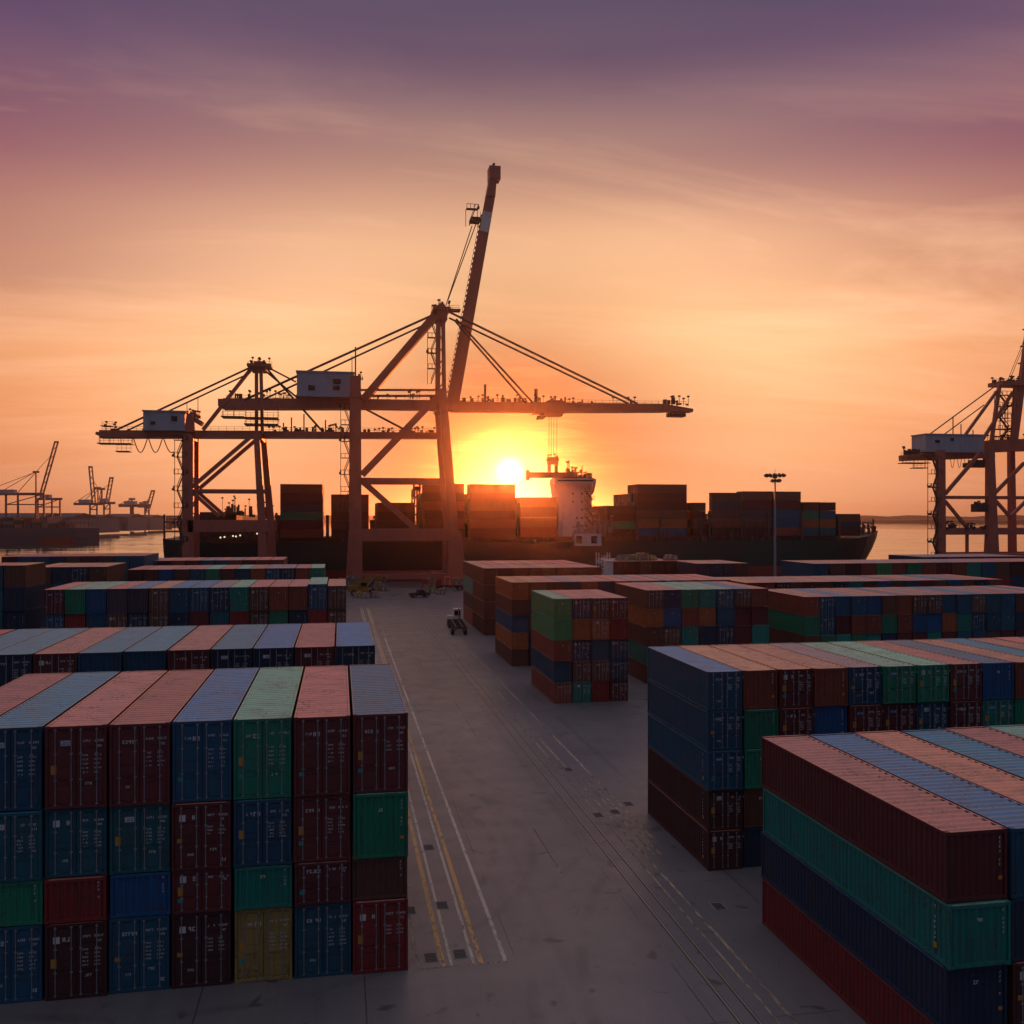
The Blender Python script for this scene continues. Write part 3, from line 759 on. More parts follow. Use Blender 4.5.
def land_strip(name, pts, zt, back, seed, label=None):
    rnd = random.Random(seed); b = MB(); n = len(pts); top = []
    for i, (x, y) in enumerate(pts): top.append((x, y, zt * (0.75 + .5 * rnd.random())))
    for i in range(n - 1):
        a, c = top[i], top[i + 1]
        b.quad((pts[i][0], pts[i][1], -4), (pts[i + 1][0], pts[i + 1][1], -4), c, a)
        b.quad(a, c, (c[0] * back, c[1] * back, c[2] * 1.15), (a[0] * back, a[1] * back, a[2] * 1.15))
    return tag(b.build(name, ['land']), kind='structure')
def arc(px0, px1, d0, d1, n):
    return [tuple(at_d(px0 + (px1 - px0) * i / n, HORIZON, d0 + (d1 - d0) * i / n).xy) for i in range(n + 1)]
land_strip('far_hills', arc(-400, 1500, 4300, 4300, 90), 22, 1.25, 3)
land_strip('far_shore', arc(860, 1300, 3300, 2400, 40), 8, 1.2, 4)
b = MB()
far = arc(-200, 172, 760, 1600, 30)
for i in range(30):
    a, c = far[i], far[i + 1]
    b.quad((*a, -4), (*c, -4), (*c, 1.2), (*a, 1.2)); b.quad((*a, 1.2), (*c, 1.2), (c[0] * 2.2, c[1] * 2.2, 4), (a[0] * 2.2, a[1] * 2.2, 4))
tag(b.build('far_terminal_ground', ['land']), kind='structure')

# sheds and stacked cargo of the far terminal
sheds = [(44, 70, 514, 880, 'long hazy shed behind the orange-bottomed ship at the far terminal'), (72, 96, 515.5, 1000, 'low hazy shed under the twin-boomed far cranes'),
         (98, 128, 514.5, 1150, 'wide hazy shed between the far cranes at the terminal'), (130, 150, 515.5, 1300, 'hazy shed below the smallest far crane'),
         (150, 176, 516, 1450, 'faint hazy shed at the tip of the far terminal'), (-30, 40, 514, 860, 'dark shed below the raised far crane')]
for a, c, yt, d, lab in sheds:
    p0, p1 = at_d(a, yt, d), at_d(c, yt, d * 1.0)
    h = max(6, p0.z); Lx = (p1 - p0).length
    t = thing('warehouse', lab, 'warehouse', (p0.x, p0.y, 1.0), -YAW, 'sheds of the far terminal')
    b = MB(); b.box(0, Lx, 0, 60, 0, h * .8); b.build('wall', ['shed'], t)
    b = MB(); z0, z1 = h * .8, h
    b.poly([(-.5, -.5, z0), (Lx + .5, -.5, z0), (Lx + .5, 30, z1), (-.5, 30, z1)]); b.poly([(-.5, 30, z1), (Lx + .5, 30, z1), (Lx + .5, 60.5, z0), (-.5, 60.5, z0)])
    b.poly([(-.4, 0, z0 + .02), (-.4, 30, z1 - .02), (-.4, 60, z0 + .02)]); b.poly([(Lx + .4, 0, z0 + .02), (Lx + .4, 60, z0 + .02), (Lx + .4, 30, z1 - .02)]); b.build('roof', ['land'], t)
    b = MB()
    for k in range(int(Lx / 9)): b.box(3 + k * 9, 7 + k * 9, -.12, -.02, 0, h * .45)
    b.build('door', ['steel'], t)

# ------------------------------------------------------------------ cranes
class WB(MB):
    """mesh builder in world coordinates, linked under a thing at its base"""
    def wbuild(s, name, mats, parent, origin):
        o = Vector(origin); s.v = [(x - o.x, y - o.y, z - o.z) for x, y, z in s.v]
        return s.build(name, mats, parent)

def railing(b, p0, p1, h=1.1, step=2.0, r=.07, mi=0):
    p0, p1 = Vector(p0), Vector(p1); n = max(1, round((p1 - p0).length / step)); up = Vector((0, 0, 1))
    for k in range(n + 1):
        q = p0.lerp(p1, k / n); b.bar(q, q + up * h, r, r, mi=mi)
    for z in (h * .5, h): b.bar(p0 + up * z, p1 + up * z, r, r, mi=mi)

def stair(b, x, y, z0, z1, w=2.6, rise=4.2, dep=1.6, mi=0):
    """zigzag stair tower: flights, landings, hand rails"""
    n = max(1, int((z1 - z0) / rise)); rise = (z1 - z0) / n; s = 1
    for k in range(n):
        a, c = z0 + k * rise, z0 + (k + 1) * rise
        xa, xc = (x - w / 2, x + w / 2) if s > 0 else (x + w / 2, x - w / 2)
        b.bar((xa, y - dep / 2 + .35, a), (xc, y - dep / 2 + .35, c), .22, .7, mi=mi)
        b.bar((xa, y - dep / 2, a + 1.0), (xc, y - dep / 2, c + 1.0), .16, .16, mi=mi)
        b.box(x - w / 2 - .8, x + w / 2 + .8, y - dep / 2, y + dep / 2, c - .14, c, mi)
        for q in (-1, -.33, .33, 1): b.bar((x + q * (w / 2 + .7), y - dep / 2, c), (x + q * (w / 2 + .7), y - dep / 2, c + 1.1), .12, .12, mi=mi)
        b.bar((x - w / 2 - .8, y - dep / 2, c + 1.1), (x + w / 2 + .8, y - dep / 2, c + 1.1), .12, .12, mi=mi)
        e = xc + (.9 if s > 0 else -.9)
        b.bar((e, y - dep / 2, c), (e, y - dep / 2, c + 1.1), .16, .16, mi=mi); b.bar((e, y + dep / 2, c), (e, y + dep / 2, c + 1.1), .16, .16, mi=mi); b.box(e - .35, e + .25, y - dep / 2, y, c, c + .55)
        b.bar((e, y - dep / 2, c + 1.1), (e, y + dep / 2, c + 1.1), .08, .08, mi=mi)
        s = -s
    for dx in (-w / 2 - .8, w / 2 + .8): b.bar((x + dx, y + dep / 2, z0), (x + dx, y + dep / 2, z1), .14, .14, mi=mi)

def clutter(b, p0, p1, n, rnd, h=1.6, dep=1.0, mi=0):
    """lamps, cable boxes and brackets that stand along a girder"""
    p0, p1 = Vector(p0), Vector(p1)
    for k in range(n):
        q = p0.lerp(p1, rnd.random()); q.y += rnd.uniform(-dep, dep); hh = rnd.uniform(.4, h); ww = rnd.uniform(.1, .5)
        if rnd.random() < .5: b.box(q.x - ww, q.x + ww, q.y - ww, q.y + ww, q.z, q.z + hh)
        else:
            b.bar(q, q + Vector((0, 0, hh * 1.4)), .12, .12); b.box(q.x - .3, q.x + .3, q.y - .3, q.y + .3, q.z + hh * 1.4, q.z + hh * 1.4 + .4)

def house(root, o, x0, x1, y0, y1, z0, z1, wins, name='machinery_house'):
    b = WB(); b.box(x0, x1, y0, y1, z0, z1)
    b.box(x0 - .25, x1 + .25, y0 - .25, y1 + .25, z1, z1 + .3); b.box(x0 - .2, x1 + .2, y0 - .2, y1 + .2, z0 - .4, z0)
    n = int((x1 - x0) / 1.2)
    for k in range(1, n): b.box(x0 + k * 1.2 - .04, x0 + k * 1.2 + .04, y0 - .05, y0, z0 + .1, z1 - .1)
    h = b.wbuild(name, ['house'], root, o)
    for (u0, u1, v0, v1) in wins:
        b = WB(); xa, xb = x0 + (x1 - x0) * u0, x0 + (x1 - x0) * u1; za, zb = z0 + (z1 - z0) * v0, z0 + (z1 - z0) * v1
        b.box(xa, xb, y0 - .12, y0 - .06, za, zb); b.wbuild('window', ['glass'], h, o)
    return h

def X(px, Y): return at_y(px, HORIZON, Y).x
def PY(px, py, Y): return at_y(px, py, Y)

# ---- the main quay crane, one boom raised, one lowered over the ship
def main_crane():
    YF, YR = 243.0, 255.5; YM = (YF + YR) / 2; rnd = random.Random(5)
    o = Vector((X(355, YF), YM, 0))
    t = thing('quay_crane', 'huge red-brown quay crane with one boom raised and one lowered over the ship', 'crane', o)
    B = lambda pts_w, name, mats=('crane',), par=None: None
    def member(name, segs, par=None, mat='crane'):
        b = WB()
        for s in segs: b.bar(*s)
        return b.wbuild(name, [mat], par or t, o)
    G = lambda px, py, Y=YM: at_y(px, py, Y)
    for Y in (YF, YR):
        xl, xr = X(355.5, YF), X(446, YF); z_top = G(355, 380).z; zp = G(400, 535, YF).z
        l0 = Vector((xl - .2, Y, 1.9))
        member('leg', [((xl - .3, Y, 1.8), (xl, Y, zp + 1), 4.2, 2.0, 3.3), ((xl, Y, zp + 1), (xl, Y, z_top), 3.1, 2.0, 2.7)])
        xb = X(457.5, YF); xt = X(442, YF) ; za = G(440, 312).z
        member('leg', [((xb, Y, 1.8), (xb - 1.0, Y, zp + 1), 5.0, 2.0, 3.4), ((xb - 1.0, Y, zp + 1), (xt, Y, G(442, 392).z), 2.4, 1.7, 2.0)])
        member('portal_beam', [((xl + 1.7, Y, zp), (xb - 2.4, Y, zp), 3.0, 1.8)])
        member('tie_beam', [((xl + 1.5, Y, G(400, 480.5, YF).z), (X(450, YF) - 1.0, Y, G(400, 480.5, YF).z), 1.35, 1.0)])
        # bogies
        for xx in (xl - .3, xb):
            bg = WB(); bg.box(xx - 4, xx + 4, Y - .9, Y + .9, 1.0, 1.8)
            bo = bg.wbuild('bogie', ['crane'], t, o)
            for k in range(4):
                wv = WB(); wv.disc((xx - 3 + 2 * k, Y, .45), (0, 1, 0), .45, .5); wv.wbuild('wheel', ['steel'], bo, o)
    xl, xb = X(355.5, YF), X(457.5, YF)
    member('sill_beam', [((xl, YF, 2.8), (xb, YF, 2.8), 1.4, 1.2)])
    member('sill_beam', [((xl, YR, 2.8), (xb, YR, 2.8), 1.4, 1.2)])
    member('cross_beam', [((xl, YF + 1, G(355, 402).z - 2.6), (xl, YR - 1, G(355, 402).z - 2.6), 1.6, 2.2)])
    member('cross_beam', [((X(442, YF), YF + 1, G(442, 400).z - 2.6), (X(442, YF), YR - 1, G(442, 400).z - 2.6), 1.6, 2.2)])
    # braces in the front frame
    def brace(a, b_, w, Y=YF, dep=1.1): member('brace', [(G(*a, Y), G(*b_, Y), w, dep)])
    brace((362, 475), (441, 393), 1.75); brace((362, 481), (416, 529), 1.5)
    brace((363, 400), (435, 315), 2.0, YM - 2.5, 1.0); brace((364, 402), (436, 317), 1.6, YM + 2.5, 1.0)
    member('strut', [(G(360, 390), G(438, 390), .55, .5)]); member('strut', [(G(360, 396), G(438, 396), .55, .5)])
    # main girder and lowered boom
    b = WB(); b.bar(G(224, 404.5), G(356, 404.5), 2.7, 4.6); b.bar(G(356, 404.5), G(452, 406), 2.5, 4.4)
    b.box(X(224, YM) - 1.2, X(224, YM), YM - 2.6, YM + 2.6, G(224, 407).z, G(224, 400).z)
    gd = b.wbuild('girder', ['crane'], t, o)
    b = WB(); railing(b, G(226, 399.5, YM - 2.3), G(296, 399.5, YM - 2.3)); railing(b, G(360, 399, YM - 2.3), G(434, 399, YM - 2.3)); clutter(b, G(228, 399.5), G(290, 399.5), 26, rnd); clutter(b, G(362, 399), G(432, 399), 16, rnd)
    b.wbuild('railing', ['steel'], gd, o)
    b = WB(); b.bar(G(451, 407), G(560, 408), 2.6, 4.0); b.bar(G(560, 408), G(665, 408.5), 2.6, 4.0, 2.1); b.bar(G(665, 408.5), G(691, 411), 2.0, 3.4, .9)
    bm = b.wbuild('boom', ['crane'], t, o)
    b = WB(); railing(b, G(456, 402.5, YM - 2.0), G(534, 402.5, YM - 2.0)); railing(b, G(560, 403.5, YM - 2.0), G(686, 405.5, YM - 2.0)); clutter(b, G(458, 402.5), G(560, 402.8), 44, rnd); clutter(b, G(560, 403.5), G(640, 404), 14, rnd); clutter(b, G(664, 404), G(690, 406), 16, rnd, 2.4)
    b.box(X(668, YM), X(684, YM), YM - 1.5, YM + 1.5, G(675, 417).z, G(675, 413).z)
    b.wbuild('railing', ['steel'], bm, o)
    for px, y0, y1, ww in ((485, 403, 384.5, .6), (536, 403, 389, .8), (565, 403, 397, .4)):
        member('mast', [(G(px, y0), G(px, y1), ww, ww)], mat='steel')
    # raised boom
    b = WB(); b.bar(G(452.5, 404, YM - 1.6), G(490, 198, YM - 1.6), 3.3, 1.3, 2.5); b.bar(G(452.5, 404, YM + 1.6), G(490, 198, YM + 1.6), 3.3, 1.3, 2.5)
    for k in range(11):
        q = G(454.5 + 35 * k / 10, 394 - 192 * k / 10); b.bar(q - Vector((0, 1.4, 0)), q + Vector((0, 1.4, 0)), .9, .9)
    b.bar(G(490, 198), G(493.5, 172), 2.4, 3.6, 1.6); b.box(X(488.5, YM), X(499.5, YM), YM - 1.9, YM + 1.9, G(493, 181).z, G(493, 168).z)
    rb = b.wbuild('raised_boom', ['crane'], t, o)
    b = WB(); clutter(b, G(490, 172), G(498, 170), 12, rnd, 1.0); stair(b, X(472, YM), YM, G(472, 226).z, G(472, 209).z, 1.6, 2.4)
    b.box(X(470, YM), X(480, YM), YM - 2, YM + 2, G(475, 222).z, G(475, 219).z)
    for k in range(34):
        f = k / 33; q = G(450.0 + 33.5 * f, 392 - 176 * f); b.box(q.x - .8, q.x + .35, q.y - .8, q.y + .8, q.z - .12, q.z + .12)
        b.bar(q + Vector((-.8, 0, 0)), q + Vector((-.8, 0, 1.1)), .1, .1)
    b.bar(G(448.3, 392), G(481, 219), .12, .12); b.bar(G(449.8, 392), G(483, 219), .14, .14)
    b.wbuild('boom_ladder', ['steel'], rb, o)
    b = WB(); b.bar(G(484.2, 231.5, YM - 2.34), G(487.6, 211.5, YM - 2.34), 2.4, .08); b.wbuild('name_board', ['white'], rb, o)
    # apex tower
    for dx, Y in ((0, YM - 2.6), (0, YM + 2.6)):
        member('tower_post', [(G(437.5, 400, Y), G(438.5, 312, Y), 1.2, 1.2)]); member('tower_post', [(G(444.2, 400, Y), G(443, 312, Y), 1.0, 1.0)])
    b = WB(); 
    for k in range(6):
        y = 330 + 12 * k; b.bar(G(438, y), G(443.6, y - 8), .35, .35)
    b.wbuild('lattice', ['crane'], t, o)
    b = WB(); b.box(X(432, YM), X(449, YM), YM - 4, YM + 4, G(440, 312.5).z, G(440, 309.5).z); b.box(X(436, YM), X(446, YM), YM - 3.4, YM + 3.4, G(440, 322).z, G(440, 312.5).z)
    b.box(X(449, YM), X(460, YM), YM - 1.2, YM + 1.2, G(440, 311).z, G(440, 309).z)
    b.box(X(438, YM), X(444, YM), YM - 1.5, YM + 1.5, G(440, 309.5).z, G(440, 304.5).z)
    ap = b.wbuild('apex_head', ['crane'], t, o)
    b = WB(); railing(b, G(431.5, 309.5, YM - 4), G(459, 309.5, YM - 4)); clutter(b, G(432, 309.5), G(450, 309.5), 14, rnd, 1.6); b.bar(G(440, 306), G(440, 299), .25, .25)
    b.wbuild('railing', ['steel'], ap, o)
    # stays
    def stay(a, c, r=.24):
        for Y in (YM - 2.2, YM + 2.2):
            b = WB(); b.tube([G(*a, Y), G(*c, Y)], r, 5, cap=False); b.wbuild('stay', ['steel'], t, o)
    stay((436, 313.5), (244, 400), .32); stay((436, 319.5), (262, 400), .26)
    stay((448, 311.5), (637, 403.5), .32); stay((449, 318), (628, 403.5), .28); stay((455, 321), (526, 403), .28); stay((456, 319), (533, 403), .28)
    for a, c in (((448, 300), (476, 224)), ((446, 305), (472, 226))):
        b = WB(); b.tube([G(*a), G(*c)], .13, 4, cap=False); b.wbuild('cable', ['steel'], t, o)
    b = WB(); b.bar(G(355.5, 380), G(355.5, 347), .35, .35); b.tube([G(352, 381), G(352, 356)], .1, 4); b.wbuild('mast', ['steel'], t, o)
    b = WB(); b.tube([G(361.5, 407), G(407, 431), G(409, 432)], .28, 5); b.wbuild('cable', ['steel'], t, o)
    # machinery house, walkways, stairs
    house(t, o, X(297.5, YM), X(353, YM), YM - 4, YM + 4, G(320, 397).z, G(320, 374.5).z, [(.20, .32, .22, .42), (.64, .78, .50, .72), (.64, .76, .22, .42)])
    member('leg_head', [(G(355.5, 398, YF), G(355.5, 380.5, YF), 3.2, 2.4, 1.6)]); 
    b = WB(); clutter(b, G(349, 380), G(363, 380), 14, rnd, 1.4); railing(b, G(349, 380, YM - 3), G(362, 380, YM - 3)); b.wbuild('railing', ['steel'], t, o)
    b = WB(); b.box(X(222, YM), X(245, YM), YM - 3, YM + 3, G(230, 417).z - .2, G(230, 417).z); b.box(X(245, YM), X(279, YM), YM - 3, YM + 3, G(230, 424).z - .25, G(230, 424).z)
    railing(b, G(222, 417, YM - 3), G(245, 417, YM - 3), 1.4, 1.4); railing(b, G(245, 424, YM - 3), G(279, 424, YM - 3), 1.4, 1.4); railing(b, G(245, 417.5, YM - 3), G(279, 417.5, YM - 3), 1.3, 1.4)
    b.box(X(245, YM), X(279, YM), YM - 3, YM + 3, G(230, 417.6).z - .2, G(230, 417.6).z)
    for px in (223, 234, 246, 262, 278): b.bar(G(px, 425 if px > 245 else 417.5, YM - 2.6), G(px, 408, YM - 2.6), .16, .16)
    b.wbuild('walkway', ['steel'], t, o)
    b = WB(); stair(b, X(347.0, YF), YF, G(348, 574, YF).z, G(348, 408, YF).z, 1.6, 4.0); b.wbuild('stairway', ['steel'], t, o)
    b = WB(); stair(b, X(433.5, YM), YM, G(433, 384).z, G(433, 322).z, 1.5, 3.4); b.wbuild('stairway', ['steel'], t, o)
    # trolley under the boom
    b = WB(); b.box(X(534, YM), X(563, YM), YM - 2.8, YM + 2.8, G(548, 414).z, G(548, 410.5).z); b.box(X(542, YM), X(561, YM), YM - 2, YM + 2, G(548, 416.5).z, G(548, 414).z)
    b.box(X(547, YM), X(562, YM), YM - 2.4, YM + 2.4, G(548, 404).z, G(548, 401).z)
    tr = b.wbuild('trolley', ['crane'], t, o)
    b = WB(); b.poly([G(536, 420, YM - 1.2), G(543, 419.5, YM - 1.2), G(549, 414, YM - 1.2), G(537, 416, YM - 1.2)]); b.poly([G(537, 416, YM + 1.2), G(549, 414, YM + 1.2), G(543, 419.5, YM + 1.2), G(536, 420, YM + 1.2)])
    b.quad(G(536, 420, YM - 1.2), G(537, 416, YM - 1.2), G(537, 416, YM + 1.2), G(536, 420, YM + 1.2)); b.quad(G(543, 419.5, YM - 1.2), G(536, 420, YM - 1.2), G(536, 420, YM + 1.2), G(543, 419.5, YM + 1.2)); b.quad(G(549, 414, YM - 1.2), G(543, 419.5, YM - 1.2), G(543, 419.5, YM + 1.2), G(549, 414, YM + 1.2))
    b.wbuild('operator_cab', ['steel'], tr, o)
    for px in (549.2, 551.5, 554, 557):
        b = WB(); b.tube([G(px, 416), G(px - .3, 459)], .055, 4, cap=False); b.wbuild('hoist_rope', ['steel'], tr, o)
    # container spreader hanging from the hoist ropes
    so = G(552, 476); s = thing('container_spreader', 'dark container spreader hanging from the crane beside the sun', 'spreader', so)
    b = WB(); b.bar(G(529, 475), G(577, 475.3), 1.6, 1.2); b.wbuild('beam', ['steel'], s, so)
    b = WB(); b.bar(G(527.6, 480.5), G(527.6, 470), .8, 2.4); b.bar(G(527.6, 470), G(527.6, 465.5), .25, .25); b.wbuild('end_frame', ['steel'], s, so)
    b = WB()
    for px in (549.2, 556.2): b.bar(G(px, 473), G(px, 464), .75, 1.4)
    b.box(X(547.8, YM), X(557.6, YM), YM - 1.0, YM + 1.0, G(550, 464.5).z, G(550, 461).z)
    for k in range(4): b.disc(G(549 + 2.4 * k, 459.5), (0, 1, 0), .75, .8, 10)
    clutter(b, G(547, 459), G(558, 459), 7, rnd, .9); b.wbuild('headblock', ['steel'], s, so)
    b = WB(); clutter(b, G(566, 472), G(577, 472), 9, rnd, 1.3, .5); b.bar(G(567.3, 472), G(567.3, 461), .15, .15); b.box(X(567, YM) - .3, X(567, YM) + .4, YM - .3, YM + .3, G(567, 463).z, G(567, 461).z); b.wbuild('lamp_bracket', ['steel'], s, so)
    return t
main_crane()

# ---- the smaller quay crane behind it
def second_crane():
    YF, YR = 246.0, 258.5; YM = 249.3; rnd = random.Random(8)
    o = Vector((X(188, YF), YM, 0)); t = thing('quay_crane', 'smaller red-brown quay crane with boom lowered behind the huge crane', 'crane', o)
    G = lambda px, py, Y=YM: at_y(px, py, Y)
    def member(name, segs, mat='crane', par=None):
        b = WB()
        for s in segs: b.bar(*s)
        return b.wbuild(name, [mat], par or t, o)
    zs = G(230, 526, YF).z; x0, x1 = X(188, YF), X(271, YF)
    for xx in (x0, X(259, YF)): member('cross_beam', [((xx, YF - .2, G(262, 438).z), (xx, YR + .2, G(262, 438).z), 1.4, 1.5)])
    for Y, w in ((YF, 2.7), (YR, 1.9)):
        member('leg', [((x0, Y, 1.8), (x0, Y, G(188, 436).z), w, 1.6)])
        xe, xt_ = (X(262, Y), X(256.5, Y)) if Y == YF else (X(271, Y), X(263.5, Y))
        member('leg', [((xe + .3, Y, 1.8), (xe, Y, zs), 2.6, 1.5, 1.9), ((xe, Y, zs), (xt_, Y, G(262, 434).z), 1.9, 1.3, 1.4)])
        member('sill_beam', [((x0, Y, zs), (x1 + .6, Y, zs), 3.0, 1.6)])
        member('tie_beam', [((x0, Y, G(188, 491).z), (x1 - 1.5, Y, G(188, 491).z), .8, .8)])
        member('brace', [(Vector((x0 + 1, Y, G(188, 487, YF).z)), Vector((X(254, YF), Y, G(254, 434, YF).z)), .95, .8)])
        member('brace', [(Vector((x0 + 1, Y, G(188, 492, YF).z)), Vector((X(219, YF), Y, G(219, 516, YF).z)), .9, .8)])
        for xx in (x0, x1 + .8):
            bg = WB(); bg.box(xx - 3.4, xx + 3.4, Y - .8, Y + .8, .9, 1.8); bo = bg.wbuild('bogie', ['crane'], t, o)
            for k in range(4):
                wv = WB(); wv.disc((xx - 2.6 + 1.75 * k, Y, .42), (0, 1, 0), .42, .45); wv.wbuild('wheel', ['steel'], bo, o)
    b = WB(); b.bar(G(101, 434.5), G(262, 435), 1.9, 4.0); b.bar(G(103, 435), G(97, 433.5), 1.2, 3, .7); gd = b.wbuild('girder', ['crane'], t, o)
    b = WB(); b.bar(G(262, 435), G(437, 436), 1.8, 3.4, 1.6); bm = b.wbuild('boom', ['crane'], t, o)
    b = WB(); railing(b, G(264, 432, YM - 1.8), G(436, 433, YM - 1.8), 1.2, 2.2); clutter(b, G(268, 432), G(345, 432), 46, rnd, 1.3); clutter(b, G(362, 432.5), G(434, 433), 30, rnd, 1.0)
    b.wbuild('railing', ['steel'], bm, o)
    for px, yt in ((283.5, 423), (291.5, 417.5), (304, 414), (325.5, 420)): member('mast', [(G(px, 433), G(px, yt), .32, .32)], 'steel')
    b = WB(); railing(b, G(203, 431, YM - 1.9), G(250, 431, YM - 1.9)); railing(b, G(102, 431, YM - 1.9), G(145, 431, YM - 1.9)); clutter(b, G(104, 431), G(118, 431), 9, rnd, 1.5)
    railing(b, G(102, 426, YM - 1.9), G(113, 426, YM - 1.9)); b.box(X(102, YM), X(113, YM), YM - 2, YM + 2, G(102, 426.4).z, G(102, 426).z); b.wbuild('railing', ['steel'], gd, o)
    b = WB()
    b.box(X(99, YM), X(133, YM), YM - 2.2, YM + 2.2, G(110, 444.3).z, G(110, 443.4).z); railing(b, G(99, 443.4, YM - 2.2), G(133, 443.4, YM - 2.2), 1.5, 1.2)
    b.box(X(117, YM), X(131, YM), YM - 1.6, YM + 1.6, G(110, 452).z, G(110, 451).z); railing(b, G(117, 451, YM - 1.6), G(131, 451, YM - 1.6), 1.5, 1.2)
    for px in (100, 110, 121, 132): b.bar(G(px, 444), G(px, 437), .15, .15)
    b.wbuild('walkway', ['steel'], t, o)
    for a in (133.5, 148.5, 163.5):
        b = WB(); pts = [G(a + 14 * k / 10 * (1 if a < 160 else .7), 438 + 14.5 * math.sin(PI * k / 10 * (1 if a < 160 else .62))) for k in range(11)]
        b.tube(pts, .12, 4, cap=False); b.wbuild('festoon_cable', ['steel'], t, o)
    house(t, o, X(146, YM), X(187, YM), YM - 3.6, YM + 3.6, G(160, 430).z, G(160, 413).z, [(.18, .30, .24, .42), (.68, .82, .45, .75)])
    b = WB(); b.bar(G(190, 432, YM - 3), G(190, 414, YM - 3), 2.6, 1.4, 1.4); b.bar(G(192, 418), G(202, 424), 1.2, 5); clutter(b, G(187, 414), G(201, 419), 18, rnd, 1.2); b.wbuild('leg_head', ['crane'], t, o)
    # apex
    for Y in (YM - 2.2, YM + 2.2):
        member('tower_post', [(G(256.5, 434, Y), G(256.5, 368, Y), .85, .85)]); member('tower_post', [(G(262.5, 434, Y), G(261, 368, Y), .85, .85)])
        member('brace', [(G(203, 430, Y), G(251, 369, Y), .9, .8)])
    b = WB(); b.box(X(248, YM), X(272, YM), YM - 3.4, YM + 3.4, G(260, 368).z, G(260, 365.5).z); b.box(X(252, YM), X(266, YM), YM - 2.6, YM + 2.6, G(260, 372).z, G(260, 368).z)
    b.box(X(254, YM), X(263, YM), YM - 1.4, YM + 1.4, G(260, 365.5).z, G(260, 362).z); ap = b.wbuild('apex_head', ['crane'], t, o)
    b = WB(); railing(b, G(248, 365.5, YM - 3.4), G(272, 365.5, YM - 3.4)); clutter(b, G(249, 365.5), G(271, 365.5), 14, rnd, 1.5); b.bar(G(258, 362), G(258, 358), .2, .2); b.wbuild('railing', ['steel'], ap, o)
    def stay(a, c, r):
        for Y in (YM - 1.7, YM + 1.7):
            b = WB(); b.tube([G(*a, Y), G(*c, Y)], r, 5, cap=False); b.wbuild('stay', ['steel'], t, o)
    stay((249, 368), (115, 430.5), .27); stay((250, 373), (126, 431), .22); stay((268, 370), (323, 432), .28); stay((266, 371.5), (300, 400), .24); stay((270, 368.5), (296, 382), .22)
    b = WB(); stair(b, X(180.8, YF), YF, 8, G(182, 440, YF).z, 1.6, 4.2); b.wbuild('stairway', ['steel'], t, o)
    for px, yy in ((187, 397), (198, 393)): member('mast', [(G(px, 416), G(px, yy + 5), .16, .16)], 'steel')
second_crane()

